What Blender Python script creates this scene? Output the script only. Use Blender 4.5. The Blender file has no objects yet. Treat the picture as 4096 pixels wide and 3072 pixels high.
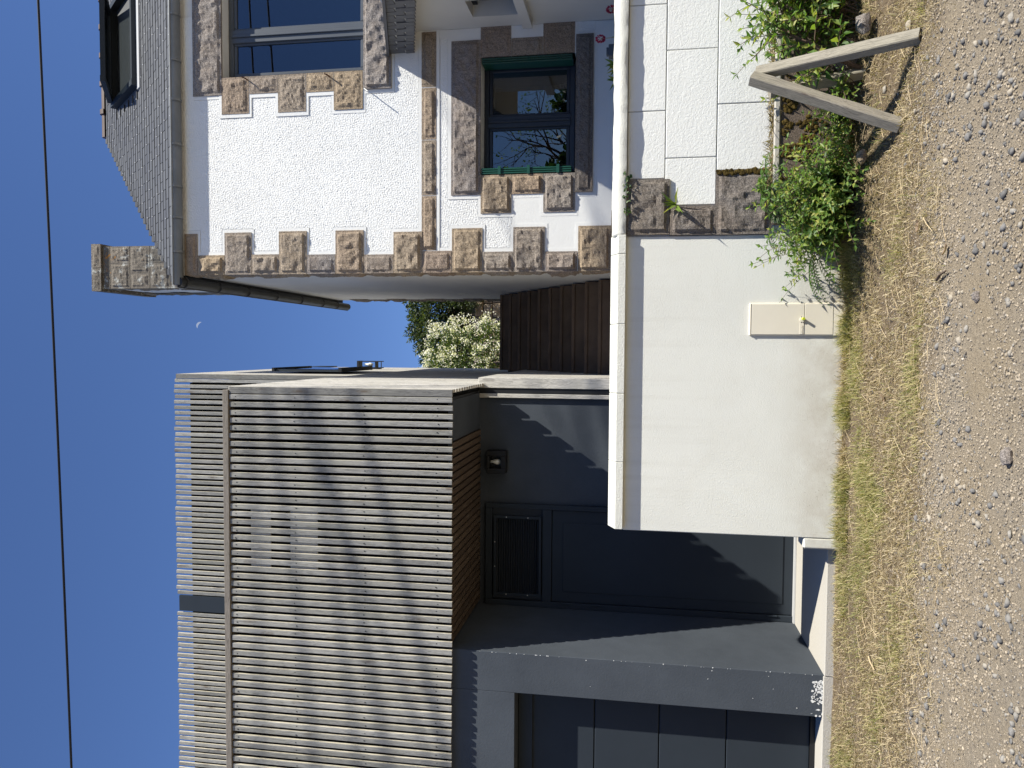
import bpy, bmesh, math, random
import numpy as np
from mathutils import Vector, Matrix, noise as mnoise
random.seed(7); rng = np.random.default_rng(11)
scene = bpy.context.scene
C = scene.collection
rad = math.radians

# ------------------------------------------------------------------ camera
# the photograph is a portrait view stored lying on its side: the camera is rolled a quarter turn
PITCH, YAW, ROLL, FPX = rad(9.34), rad(2.59), rad(0.773), 3076.0
EYE = Vector((0, 0, 1.6))
_f = Vector((-math.sin(YAW)*math.cos(PITCH), math.cos(YAW)*math.cos(PITCH), math.sin(PITCH)))
_r0 = Vector((math.cos(YAW), math.sin(YAW), 0)); _u0 = _r0.cross(_f)
RT = _r0*math.cos(ROLL)+_u0*math.sin(ROLL); UP = -_r0*math.sin(ROLL)+_u0*math.cos(ROLL)
cam_d = bpy.data.cameras.new('camera'); cam = bpy.data.objects.new('camera', cam_d); C.objects.link(cam)
cam_d.sensor_fit = 'HORIZONTAL'; cam_d.sensor_width = 36; cam_d.lens = FPX*36/4096
cam_d.clip_start = .05; cam_d.clip_end = 2000
mw = Matrix.Identity(4)
for i in range(3):
    mw[i][0] = -UP[i]; mw[i][1] = RT[i]; mw[i][2] = -_f[i]; mw[i][3] = EYE[i]
cam.matrix_world = mw
scene.camera = cam
scene.render.resolution_x = 1024; scene.render.resolution_y = 768

# ------------------------------------------------------------------ sky, sun, exposure
SUN = Vector((0.69, -0.446, 1.0)).normalized()
world = bpy.data.worlds.new('World'); scene.world = world; world.use_nodes = True
wn = world.node_tree; bg = wn.nodes['Background']
sky = wn.nodes.new('ShaderNodeTexSky'); sky.sky_type = 'NISHITA'; sky.sun_disc = False
sky.sun_elevation = math.asin(SUN.z); sky.sun_rotation = math.atan2(SUN.x, SUN.y)
sky.air_density = 1.0; sky.dust_density = 0.0; sky.ozone_density = 8.0; sky.altitude = 20
tint = wn.nodes.new('ShaderNodeMix'); tint.data_type = 'RGBA'; tint.blend_type = 'MULTIPLY'; tint.inputs[0].default_value = 1; tint.inputs[7].default_value = (1, 1, 1.14, 1)
wn.links.new(sky.outputs[0], tint.inputs[6]); wn.links.new(tint.outputs[2], bg.inputs[0]); bg.inputs[1].default_value = 0.08
sun_d = bpy.data.lights.new('sun', 'SUN'); sun = bpy.data.objects.new('sun', sun_d); C.objects.link(sun)
sun_d.energy = 5.0; sun_d.angle = rad(.53); sun_d.color = (1, .965, .865)
sun.rotation_euler = SUN.to_track_quat('Z', 'Y').to_euler(); sun.location = SUN*30
vs = scene.view_settings; vs.view_transform = 'Standard'; vs.look = 'None'; vs.gamma = 1; vs.use_curve_mapping = False
vs.exposure = 0.66

# ------------------------------------------------------------------ measuring on the facade planes
S = 4096/2212
def _ray(x, y): return (1536-y*S)*RT-(x*S-2048)*UP+FPX*_f
def atY(x, y, Y): d = _ray(x, y); return EYE+d*(Y/d.y)
def atX(x, y, X): d = _ray(x, y); return EYE+d*(X/d.x)
def rect(x0, x1, y0, y1, Y):
    """image rows/columns -> (X0,X1,Z0,Z1) on the plane Y"""
    a = atY(x0, (y0+y1)/2, Y).z; b = atY(x1, (y0+y1)/2, Y).z
    c = atY((x0+x1)/2, y0, Y).x; d = atY((x0+x1)/2, y1, Y).x
    return min(c, d), max(c, d), min(a, b), max(a, b)

# ------------------------------------------------------------------ materials
MATS = {}
class NT:
    def __init__(s, name):
        s.m = bpy.data.materials.new(name); s.m.use_nodes = True; s.t = s.m.node_tree
        s.b = s.t.nodes['Principled BSDF']; s.out = s.t.nodes['Material Output']; MATS[name] = s.m
    def n(s, k, **kw):
        o = s.t.nodes.new(k)
        for a, v in kw.items():
            if a.startswith('i_'): o.inputs[a[2:].replace('_', ' ')].default_value = v
            else: setattr(o, a, v)
        return o
    def l(s, a, b): s.t.links.new(a, b)
    def coords(s, scale=(1, 1, 1), rnd=False):
        tc = s.n('ShaderNodeTexCoord'); mp = s.n('ShaderNodeMapping'); mp.inputs['Scale'].default_value = scale
        s.l(tc.outputs['Object'], mp.inputs[0])
        if rnd:
            oi = s.n('ShaderNodeObjectInfo'); mu = s.n('ShaderNodeVectorMath', operation='SCALE')
            mu.inputs[0].default_value = (37, 53, 71); s.l(oi.outputs['Random'], mu.inputs['Scale']); s.l(mu.outputs[0], mp.inputs['Location'])
        return mp.outputs[0]
    def noise(s, v, scale, detail=4, rough=.55, dist=0):
        o = s.n('ShaderNodeTexNoise'); o.inputs['Scale'].default_value = scale; o.inputs['Detail'].default_value = detail
        o.inputs['Roughness'].default_value = rough; o.inputs['Distortion'].default_value = dist; s.l(v, o.inputs['Vector']); return o.outputs['Fac']
    def ramp(s, f, stops, interp='LINEAR'):
        r = s.n('ShaderNodeValToRGB'); e = r.color_ramp.elements; r.color_ramp.interpolation = interp
        while len(e) < len(stops): e.new(.5)
        for q, (p, c) in zip(e, stops): q.position = p; q.color = (*c, 1) if len(c) == 3 else (c[0],)*3+(1,)
        s.l(f, r.inputs[0]); return r.outputs['Color']
    def mix(s, f, a, b, mode='MIX'):
        m = s.n('ShaderNodeMix', data_type='RGBA', blend_type=mode)
        for v, k in ((f, 0), (a, 6), (b, 7)):
            if hasattr(v, 'is_output'): s.l(v, m.inputs[k])
            elif k == 0: m.inputs[0].default_value = v
            else: m.inputs[k].default_value = (*v, 1)
        return m.outputs[2]
    def bump(s, h, strength, dist, prev=None):
        b = s.n('ShaderNodeBump'); b.inputs['Strength'].default_value = strength; b.inputs['Distance'].default_value = dist
        s.l(h, b.inputs['Height'])
        if prev is not None: s.l(prev, b.inputs['Normal'])
        return b.outputs[0]
    def fin(s, col, rough=.8, nrm=None, spec=.3, metal=0):
        if hasattr(col, 'is_output'): s.l(col, s.b.inputs['Base Color'])
        else: s.b.inputs['Base Color'].default_value = (*col, 1)
        if hasattr(rough, 'is_output'): s.l(rough, s.b.inputs['Roughness'])
        else: s.b.inputs['Roughness'].default_value = rough
        s.b.inputs['Specular IOR Level'].default_value = spec; s.b.inputs['Metallic'].default_value = metal
        if nrm is not None: s.l(nrm, s.b.inputs['Normal'])
        return s.m

def m_render(name, col, scale, dist, dirt=(.55, .5, .42), dirt_amt=.5, strength=1., zdirt=None):
    t = NT(name); v = t.coords()
    big = t.noise(v, 1.3, 5); c = t.ramp(big, [(.3, tuple(x*.93 for x in col)), (.7, col)])
    spk = t.noise(v, 9, 6, .7); f = t.ramp(spk, [(.62, (0,)), (.8, (dirt_amt,))])
    c = t.mix(f, c, dirt)
    if zdirt:
        sx = t.n('ShaderNodeSeparateXYZ'); t.l(v, sx.inputs[0]); mr = t.n('ShaderNodeMapRange')
        mr.inputs[1].default_value = zdirt[0]; mr.inputs[2].default_value = zdirt[1]; mr.inputs[3].default_value = 1.0; mr.inputs[4].default_value = 0
        t.l(sx.outputs['Z'], mr.inputs[0]); nn = t.noise(v, 6, 6, .7); mm = t.n('ShaderNodeMath', operation='MULTIPLY'); t.l(mr.outputs[0], mm.inputs[0])
        r2 = t.ramp(nn, [(.35, (.25,)), (.65, (1.,))]); t.l(r2, mm.inputs[1]); c = t.mix(mm.outputs[0], c, dirt)
        # splashed specks of soil low on the wall
        vo = t.n('ShaderNodeTexVoronoi'); vo.inputs['Scale'].default_value = 38; t.l(v, vo.inputs['Vector'])
        sp = t.ramp(vo.outputs['Distance'], [(.1, (1,)), (.2, (0,))]); nm = t.ramp(t.noise(v, 4, 4, .6), [(.45, (0,)), (.6, (1,))])
        m3 = t.n('ShaderNodeMath', operation='MULTIPLY'); t.l(sp, m3.inputs[0]); t.l(nm, m3.inputs[1])
        m4 = t.n('ShaderNodeMath', operation='MULTIPLY'); t.l(m3.outputs[0], m4.inputs[0]); t.l(mr.outputs[0], m4.inputs[1])
        c = t.mix(m4.outputs[0], c, (.2, .15, .1))
        sv = t.coords((14, 14, .5)); m5 = t.n('ShaderNodeMapRange'); m5.inputs[1].default_value = .9; m5.inputs[2].default_value = 1.7; m5.inputs[3].default_value = 0; m5.inputs[4].default_value = .22; t.l(sx.outputs['Z'], m5.inputs[0])
        m6 = t.n('ShaderNodeMath', operation='MULTIPLY'); t.l(t.ramp(t.noise(sv, 1, 4, .6), [(.5, (0,)), (.75, (1,))]), m6.inputs[0]); t.l(m5.outputs[0], m6.inputs[1]); c = t.mix(m6.outputs[0], c, (.45, .42, .34))
        c = t.mix(t.ramp(t.noise(v, 1.0, 5, .7, .6), [(.5, (0,)), (.75, (.22,))]), c, (.56, .53, .45))
    h = t.noise(v, scale, 3, .6, .8); h2 = t.noise(v, scale*3.1, 3)
    nb = t.bump(h2, .5*strength, dist*.4); nb = t.bump(h, strength, dist, nb)
    return t.fin(c, .9, nb, .15)
m_render('roughcast', (.84, .835, .81), 170, .003, strength=.6, dirt_amt=.05)
m_render('smooth_render', (.79, .785, .76), 70, .004, strength=.6, dirt_amt=.1)
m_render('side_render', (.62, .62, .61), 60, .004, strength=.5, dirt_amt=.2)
m_render('wall_render', (.725, .72, .66), 110, .004, dirt=(.40, .34, .26), strength=.7, dirt_amt=.10, zdirt=(-.05, .5))
m_render('block_render', (.78, .78, .745), 55, .006, strength=.7, dirt_amt=.12)
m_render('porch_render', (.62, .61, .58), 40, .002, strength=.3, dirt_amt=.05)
m_render('coping_stone', (.70, .69, .62), 90, .006, dirt=(.42, .38, .24), dirt_amt=.75)
m_render('concrete', (.47, .44, .39), 80, .003, dirt=(.25, .2, .15), dirt_amt=.6)
m_render('old_concrete', (.16, .125, .10), 110, .009, dirt=(.34, .31, .27), dirt_amt=.5)
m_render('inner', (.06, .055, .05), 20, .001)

def m_granite(name, stops):
    t = NT(name); v = t.coords(rnd=False); oi = t.n('ShaderNodeObjectInfo')
    base = t.ramp(oi.outputs['Random'], stops)
    big = t.noise(v, 5, 5, .65); c = t.mix(t.ramp(big, [(.35, (0,)), (.8, (.65,))]), base, (.22, .165, .12))
    vo = t.n('ShaderNodeTexVoronoi'); vo.inputs['Scale'].default_value = 190; t.l(v, vo.inputs['Vector'])
    sp = t.ramp(vo.outputs['Color'], [(.1, (.45,)), (.5, (.9,)), (.85, (1.3,))]); c = t.mix(1., c, sp, 'MULTIPLY')
    h = t.noise(v, 55, 6, .75); h2 = t.noise(v, 200, 3)
    nb = t.bump(h2, .7, .004); nb = t.bump(h, 1., .014, nb)
    return t.fin(c, .9, nb, .2)
m_granite('granite', [(0, (.41, .335, .26)), (.2, (.37, .27, .185)), (.4, (.33, .295, .265)), (.6, (.43, .33, .22)), (.8, (.29, .265, .25)), (1, (.36, .275, .21))])
m_granite('granite_pale', [(0, (.33, .295, .27)), (1, (.30, .265, .245))])
m_granite('granite_grey', [(0, (.24, .21, .185)), (.5, (.19, .17, .155)), (1, (.27, .235, .19))])

def m_lichen():
    t = NT('granite_lichen'); v = t.coords(); oi = t.n('ShaderNodeObjectInfo')
    c = t.ramp(oi.outputs['Random'], [(0, (.15, .135, .115)), (1, (.22, .19, .155))])
    c = t.mix(t.ramp(t.noise(v, 7, 5, .7), [(.55, (0,)), (.62, (1,))]), c, (.42, .42, .39))
    c = t.mix(t.ramp(t.noise(v, 5.3, 4, .6, 1.), [(.66, (0,)), (.7, (.9,))]), c, (.42, .20, .05))
    nb = t.bump(t.noise(v, 60, 6, .75), 1., .012); t.fin(c, .95, nb, .15)
m_lichen()

def m_wood(name, stops, axis='Z', green=.25):
    t = NT(name); sc = {'Z': (1, 1, .045), 'Y': (1, .045, 1), 'X': (.045, 1, 1)}[axis]; v = t.coords(sc, rnd=True); vw = t.coords((1, 1, 1), rnd=True)
    warp = t.noise(t.coords({'Z': (1, 1, .35), 'Y': (1, .35, 1), 'X': (.35, 1, 1)}[axis], rnd=True), 9, 2)
    vm = t.n('ShaderNodeVectorMath', operation='MULTIPLY_ADD'); t.l(warp, vm.inputs[0]); vm.inputs[1].default_value = (.05, .05, .05); t.l(v, vm.inputs[2])
    g = t.noise(vm.outputs[0], 160, 5, .7); g2 = t.noise(v, 420, 2, .6)
    oi = t.n('ShaderNodeObjectInfo'); base = t.ramp(oi.outputs['Random'], stops)
    c = t.mix(1., base, t.ramp(g, [(.3, (.42,)), (.5, (.95,)), (.7, (1.3,))]), 'MULTIPLY')
    c = t.mix(t.ramp(t.noise(vw, 2.2, 4), [(.45, (0,)), (.75, (green,))]), c, (.27, .26, .18))
    # knots: sparse stretched cells
    kv = t.coords({'Z': (9, 9, 2.2), 'Y': (9, 2.2, 9), 'X': (2.2, 9, 9)}[axis], rnd=True)
    vo = t.n('ShaderNodeTexVoronoi'); vo.inputs['Scale'].default_value = 1.1; vo.inputs['Randomness'].default_value = 1; t.l(kv, vo.inputs['Vector'])
    kn = t.ramp(vo.outputs['Distance'], [(.0, (1,)), (.07, (.85,)), (.10, (.25,)), (.15, (.45,)), (.2, (0,))]); c = t.mix(kn, c, (.13, .105, .085))
    nb = t.bump(g2, .3, .001); nb = t.bump(g, .6, .003, nb)
    return t.fin(c, .85, nb, .2)
GW = [(0, (.20, .195, .18)), (.2, (.31, .30, .28)), (.4, (.235, .23, .215)), (.6, (.275, .265, .245)), (.8, (.35, .34, .315)), (1, (.18, .175, .165))]
m_wood('grey_wood', GW)
m_wood('board_wood', [(0, (.50, .475, .43)), (.5, (.58, .55, .50)), (1, (.45, .425, .385))])  # paler copy of the slat wood, brightening the sunlit flank boards
m_wood('pale_wood', [(0, (.60, .545, .42)), (1, (.68, .62, .50))], 'Z', .1)
m_wood('cap_wood', [(0, (.20, .175, .15)), (1, (.24, .21, .18))], 'X', .1)
m_wood('soffit_wood', [(0, (.08, .056, .04)), (1, (.115, .082, .058))], 'Y', .0)
m_wood('post_wood', [(0, (.27, .245, .20)), (1, (.31, .275, .22))], 'Z', .35)

def m_paint(name, col, rough, var=.12, bump=.0015, sc=90, spec=.35):
    t = NT(name); v = t.coords(); c = t.ramp(t.noise(v, 2.1, 6, .65), [(.3, tuple(x*(1-var) for x in col)), (.7, tuple(x*(1+var) for x in col))])
    sp = t.ramp(t.noise(v, 23, 3, .6), [(.74, (0,)), (.78, (.5,))]); c = t.mix(sp, c, tuple(x*.55 for x in col))
    return t.fin(c, rough, t.bump(t.noise(v, sc, 4), .4, bump), spec)
m_paint('anthracite_render', (.066, .075, .088), .85, bump=.004, sc=70, spec=.04)
m_paint('anthracite_metal', (.029, .036, .045), .55, .06, .0003, 30, .15)
m_paint('black_metal', (.012, .012, .013), .5)
m_paint('frame_grey', (.07, .078, .09), .4, .05, .0002, 20, .5)
m_paint('frame_navy', (.012, .016, .026), .4, .05, .0002, 20, .5)
m_paint('green_paint', (.006, .06, .038), .4, .15, .0005, 40, .5)
m_paint('plastic_beige', (.70, .645, .53), .5, .05, .0004, 60, .4)
m_paint('membrane', (.007, .007, .007), .95, spec=.05)
m_paint('step_stone', (.125, .085, .056), .8, .35, .002, 40)
m_paint('brown_tile', (.11, .075, .062), .6, .25)
m_paint('white_trim', (.66, .65, .61), .6, .04)
m_paint('alu', (.5, .5, .5), .4, .05); m_paint('rust', (.10, .045, .025), .8); m_paint('porcelain', (.6, .62, .6), .25, .03)
m_paint('pot_grey', (.10, .11, .12), .6); m_paint('yellow', (.55, .62, .05), .5); m_paint('cable_black', (.012, .012, .013), .6)
def m_zinc():
    t = NT('zinc'); v = t.coords(); c = t.ramp(t.noise(v, 3, 5, .6), [(.3, (.15, .16, .165)), (.7, (.23, .24, .245))]); t.fin(c, .55, None, .5, .2)
    t = NT('zinc_dark'); v = t.coords(); c = t.ramp(t.noise(v, 6, 5, .7), [(.3, (.035, .035, .036)), (.7, (.075, .075, .076))]); t.fin(c, .55, None, .5, .2)
m_zinc()
def m_slate():
    t = NT('slate'); v = t.coords(rnd=True); oi = t.n('ShaderNodeObjectInfo'); gi = t.n('ShaderNodeNewGeometry')
    ad = t.n('ShaderNodeMath', operation='ADD'); t.l(oi.outputs['Random'], ad.inputs[0]); t.l(gi.outputs['Random Per Island'], ad.inputs[1])
    fr = t.n('ShaderNodeMath', operation='FRACT'); t.l(ad.outputs[0], fr.inputs[0])
    c = t.ramp(fr.outputs[0], [(0, (.085, .088, .095)), (.5, (.105, .108, .115)), (1, (.075, .078, .088))])
    c = t.mix(t.ramp(t.noise(v, 6, 5, .6), [(.5, (0,)), (.8, (.4,))]), c, (.14, .14, .135))
    t.fin(c, .55, t.bump(t.noise(v, 50, 4), .4, .002), .35)
m_slate()
def m_glass():
    t = NT('window_glass'); fr = t.n('ShaderNodeFresnel'); fr.inputs[0].default_value = 1.5
    mr = t.n('ShaderNodeMapRange'); mr.inputs[1].default_value = 0; mr.inputs[2].default_value = 1; mr.inputs[3].default_value = .05; mr.inputs[4].default_value = 1
    t.l(fr.outputs[0], mr.inputs[0]); gl = t.n('ShaderNodeBsdfGlossy'); gl.inputs['Roughness'].default_value = .0; gl.inputs['Color'].default_value = (.85, .88, .95, 1)
    tr = t.n('ShaderNodeBsdfTransparent'); tr.inputs[0].default_value = (.45, .48, .48, 1); mx = t.n('ShaderNodeMixShader')
    t.l(mr.outputs[0], mx.inputs[0]); t.l(tr.outputs[0], mx.inputs[1]); t.l(gl.outputs[0], mx.inputs[2]); t.l(mx.outputs[0], t.out.inputs[0])
m_glass()
def m_leaf(name, stops, trans=.35, rough=.45, spec=.4):
    t = NT(name); gi = t.n('ShaderNodeNewGeometry'); c = t.ramp(gi.outputs['Random Per Island'], stops)
    t.fin(c, rough, None, spec); tl = t.n('ShaderNodeBsdfTranslucent'); mc = t.mix(1., c, (1.5, 1.6, .7), 'MULTIPLY'); t.l(mc, tl.inputs[0])
    mx = t.n('ShaderNodeMixShader'); mx.inputs[0].default_value = trans; t.l(t.b.outputs[0], mx.inputs[1]); t.l(tl.outputs[0], mx.inputs[2]); t.l(mx.outputs[0], t.out.inputs[0])
m_leaf('leaf_hyper', [(0, (.055, .12, .026)), (.4, (.12, .21, .04)), (.8, (.21, .28, .055)), (1, (.36, .35, .09))], .4)
m_leaf('leaf_fern', [(0, (.07, .14, .04)), (.6, (.11, .20, .06)), (1, (.16, .26, .09))])
m_leaf('leaf_dark', [(0, (.03, .065, .018)), (.6, (.05, .10, .025)), (1, (.09, .13, .035))])
m_leaf('leaf_bright', [(0, (.10, .17, .03)), (.6, (.17, .24, .04)), (1, (.35, .33, .05))])
m_leaf('leaf_choisya', [(0, (.035, .065, .018)), (.5, (.075, .12, .028)), (1, (.16, .18, .05))])
m_leaf('leaf_ivy', [(0, (.03, .05, .018)), (.6, (.06, .085, .028)), (1, (.11, .12, .05))])
m_leaf('petal_white', [(0, (.75, .70, .60)), (1, (.80, .79, .74))], .3, .6, .2)
m_leaf('petal_pink', [(0, (.35, .03, .08)), (1, (.5, .07, .15))], .3, .6, .2)
m_leaf('straw', [(0, (.11, .08, .045)), (.3, (.29, .22, .125)), (.6, (.46, .365, .225)), (.85, (.62, .52, .35)), (1, (.24, .22, .09))], .25, .7, .2)
m_leaf('grass_green', [(0, (.13, .155, .045)), (.35, (.25, .25, .09)), (.65, (.42, .37, .18)), (1, (.55, .46, .27))], .3, .6, .2)
m_leaf('dry_leaf', [(0, (.20, .13, .085)), (.6, (.33, .24, .17)), (1, (.5, .42, .33))], .2, .8, .1)
m_leaf('moss', [(0, (.045, .032, .012)), (1, (.10, .07, .02))], .0, .95, .05)
def m_island(name, stops, rough=.9):
    t = NT(name); gi = t.n('ShaderNodeNewGeometry'); v = t.coords(); c = t.ramp(gi.outputs['Random Per Island'], stops)
    c = t.mix(1., c, t.ramp(t.noise(v, 130, 3, .7), [(.3, (.75,)), (.7, (1.2,))]), 'MULTIPLY'); t.fin(c, rough, t.bump(t.noise(v, 200, 3), .4, .002), .25)
m_island('gravel', [(0, (.10, .09, .08)), (.14, (.20, .172, .14)), (.42, (.40, .33, .24)), (.62, (.28, .24, .19)), (.8, (.45, .375, .28)), (.92, (.33, .28, .22)), (.97, (.17, .16, .15)), (1, (.52, .46, .38))])
m_island('gravel_dark', [(0, (.13, .125, .12)), (.5, (.21, .20, .19)), (.75, (.29, .27, .24)), (.95, (.36, .31, .24)), (1, (.42, .37, .3))])
m_island('bark', [(0, (.09, .06, .045)), (1, (.14, .10, .07))])
m_island('straw_stem', [(0, (.42, .31, .17)), (1, (.62, .5, .32))])
def m_ground():
    t = NT('soil'); v = t.coords(); sx = t.n('ShaderNodeSeparateXYZ'); t.l(v, sx.inputs[0])
    nb_ = t.noise(v, 1.7, 5, .6); ma = t.n('ShaderNodeMath', operation='MULTIPLY_ADD'); t.l(nb_, ma.inputs[0]); ma.inputs[1].default_value = 1.1; t.l(sx.outputs['Y'], ma.inputs[2])
    f = t.n('ShaderNodeMapRange'); f.inputs[1].default_value = 5.0; f.inputs[2].default_value = 5.5; t.l(ma.outputs[0], f.inputs[0])
    g = t.ramp(t.noise(v, 90, 6, .8), [(.25, (.18, .15, .11)), (.45, (.33, .27, .195)), (.6, (.46, .385, .28)), (.8, (.31, .275, .225))])
    g = t.mix(1., g, (.95, .93, .90), 'MULTIPLY'); g = t.mix(t.ramp(t.noise(v, 1.1, 4, .6), [(.4, (0,)), (.7, (.5,))]), g, (.33, .30, .265))
    d = t.ramp(t.noise(v, 60, 6, .8), [(.3, (.09, .065, .045)), (.5, (.20, .15, .10)), (.75, (.33, .26, .175))])
    c = t.mix(f.outputs[0], g, d)
    h = t.noise(v, 130, 5, .8); n = t.bump(h, 1., .014); n = t.bump(t.noise(v, 22, 4, .6), .6, .03, n); t.fin(c, .95, n, .1)
m_ground()
def m_moon():
    t = NT('moonlight'); t.b.inputs['Base Color'].default_value = (0, 0, 0, 1); t.b.inputs['Emission Color'].default_value = (.50, .60, .85, 1); t.b.inputs['Emission Strength'].default_value = .40
m_moon()
def m_bulb():
    t = NT('bulb_glass'); t.fin((.75, .74, .68), .3, None, .5)
m_bulb()
m_paint('clear_cover', (.055, .06, .062), .15, .03, .0001, 10, .6)

# ------------------------------------------------------------------ mesh helpers
class MB:
    def __init__(s): s.v = []; s.f = []
    def quad(s, *p):
        i = len(s.v); s.v += [tuple(q) for q in p]; s.f.append(tuple(range(i, i+len(p)))); return s
    def box(s, x0, x1, y0, y1, z0, z1):
        i = len(s.v)
        s.v += [(x0, y0, z0), (x1, y0, z0), (x1, y1, z0), (x0, y1, z0), (x0, y0, z1), (x1, y0, z1), (x1, y1, z1), (x0, y1, z1)]
        s.f += [tuple(i+k for k in q) for q in ((0, 3, 2, 1), (4, 5, 6, 7), (0, 1, 5, 4), (1, 2, 6, 5), (2, 3, 7, 6), (3, 0, 4, 7))]; return s
    def prism(s, pts, d):
        """closed polygon of 3-D points pushed along d"""
        n = len(pts); i = len(s.v); d = Vector(d); s.v += [tuple(p) for p in pts]+[tuple(Vector(p)+d) for p in pts]
        s.f.append(tuple(range(i, i+n))); s.f.append(tuple(range(i+2*n-1, i+n-1, -1)))
        for k in range(n): a = i+k; b = i+(k+1) % n; s.f.append((b, a, a+n, b+n))
        return s
    def tube(s, pts, r, n=8, cap=True):
        pts = [Vector(p) for p in pts]; rs = r if isinstance(r, (list, tuple)) else [r]*len(pts); i0 = len(s.v); ref = None
        for k, p in enumerate(pts):
            t = (pts[min(k+1, len(pts)-1)]-pts[max(k-1, 0)]).normalized()
            if ref is None: ref = Vector((0, 0, 1)) if abs(t.z) < .9 else Vector((1, 0, 0))
            a = t.cross(ref).normalized(); b = t.cross(a); ref = -b if False else ref
            for j in range(n):
                th = 2*math.pi*j/n; s.v.append(tuple(p+rs[k]*(math.cos(th)*a+math.sin(th)*b)))
        for k in range(len(pts)-1):
            for j in range(n):
                a = i0+k*n+j; b = i0+k*n+(j+1) % n; s.f.append((a, b, b+n, a+n))
        if cap: s.f.append(tuple(range(i0, i0+n))); s.f.append(tuple(range(i0+len(pts)*n-1, i0+(len(pts)-1)*n-1, -1)))
        return s
    def lathe(s, prof, c, n=16):
        i0 = len(s.v); c = Vector(c)
        for (r, z) in prof:
            for j in range(n): th = 2*math.pi*j/n; s.v.append((c.x+r*math.cos(th), c.y+r*math.sin(th), c.z+z))
        for k in range(len(prof)-1):
            for j in range(n): a = i0+k*n+j; b = i0+k*n+(j+1) % n; s.f.append((a, b, b+n, a+n))
        return s
    def mesh(s, name):
        me = bpy.data.meshes.new(name); me.from_pydata(s.v, [], s.f); me.update(); return me
    def build(s, name, mat, parent=None, smooth=False, bevel=0, fix=True):
        me = s.mesh(name)
        if fix:
            bm = bmesh.new(); bm.from_mesh(me); bmesh.ops.recalc_face_normals(bm, faces=bm.faces); bm.to_mesh(me); bm.free()
        return link(name, me, mat, parent, smooth, bevel)
def link(name, me, mat, parent=None, smooth=False, bevel=0):
    if mat and not me.materials: me.materials.append(MATS[mat])
    o = bpy.data.objects.new(name, me); C.objects.link(o)
    if parent: o.parent = parent
    if smooth: me.polygons.foreach_set('use_smooth', [True]*len(me.polygons))
    if bevel:
        b = o.modifiers.new('bevel', 'BEVEL'); b.width = bevel; b.segments = 1; b.limit_method = 'ANGLE'
    return o
def tag(o, label=None, cat=None, group=None, kind=None):
    for k, v in (('label', label), ('category', cat), ('group', group), ('kind', kind)):
        if v: o[k] = v
    return o
def empty(name, label, cat, group=None, loc=(0, 0, 0)):
    o = bpy.data.objects.new(name, None); C.objects.link(o); o.empty_display_size = .1; o.location = loc; return tag(o, label, cat, group)
def bx(name, mat, parent, x0, x1, y0, y1, z0, z1, bevel=0): return MB().box(x0, x1, y0, y1, z0, z1).build(name, mat, parent, bevel=bevel)
def np_mesh(name, V, F, mat, parent=None, smooth=False):
    """V (n,3), F (m,k) arrays"""
    me = bpy.data.meshes.new(name); k = F.shape[1]; m = len(F)
    me.vertices.add(len(V)); me.vertices.foreach_set('co', np.asarray(V, np.float32).ravel())
    me.loops.add(m*k); me.loops.foreach_set('vertex_index', np.asarray(F, np.int32).ravel())
    me.polygons.add(m); me.polygons.foreach_set('loop_start', np.arange(0, m*k, k, dtype=np.int32)); me.polygons.foreach_set('loop_total', np.full(m, k, np.int32))
    me.update(calc_edges=True); me.validate(); return link(name, me, mat, parent, smooth)

def fbm(p, o=4): return mnoise.fractal(p, .9, 2.1, o)
def rock_grid(mb, org, u, v, n, w, h, prot, margin, seed, step=.02, jag=1.):
    """hammered block face: flat drafted margin, rough raised middle"""
    nu = max(6, int(w/step)); nv = max(6, int(h/step)); i0 = len(mb.v); org, u, v, n = Vector(org), Vector(u), Vector(v), Vector(n); sd = Vector((seed*3.7, seed*1.3, seed*7.1))
    tu = .35*mnoise.noise(sd); tv = .35*mnoise.noise(sd+Vector((9, 4, 2)))
    for b in range(nv+1):
        for a in range(nu+1):
            x = w*a/nu; y = h*b/nv; e = min(x, w-x, y, h-y); p = sd+Vector((x, y, 0))*9
            mg = margin*(1+.5*mnoise.noise(p*2.2))
            k = max(0, min(1, (e-mg)/.018)); big = fbm(p*.8, 3); fine = fbm(p*3.3, 4); rid = 1-2*abs(mnoise.noise(p*1.15+Vector((3, 1, 7))))
            hh = k*(prot*.58*(.65+.55*big+tu*(x/w-.5)*2+tv*(y/h-.5)*2+.45*rid)+.006*jag*fine)+.0025*fbm(p*5, 2)
            if e < 1e-6: hh = 0
            if a in (0, nu): x += .002*mnoise.noise(p*3)
            if b in (0, nv): y += .002*mnoise.noise(p*3+Vector((5, 5, 5)))
            mb.v.append(tuple(org+u*x+v*y+n*max(-.003, hh)))
    for b in range(nv):
        for a in range(nu): q = i0+b*(nu+1)+a; mb.f.append((q, q+1, q+nu+2, q+nu+1))
    return i0, nu, nv
_seed = [0]
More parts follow.
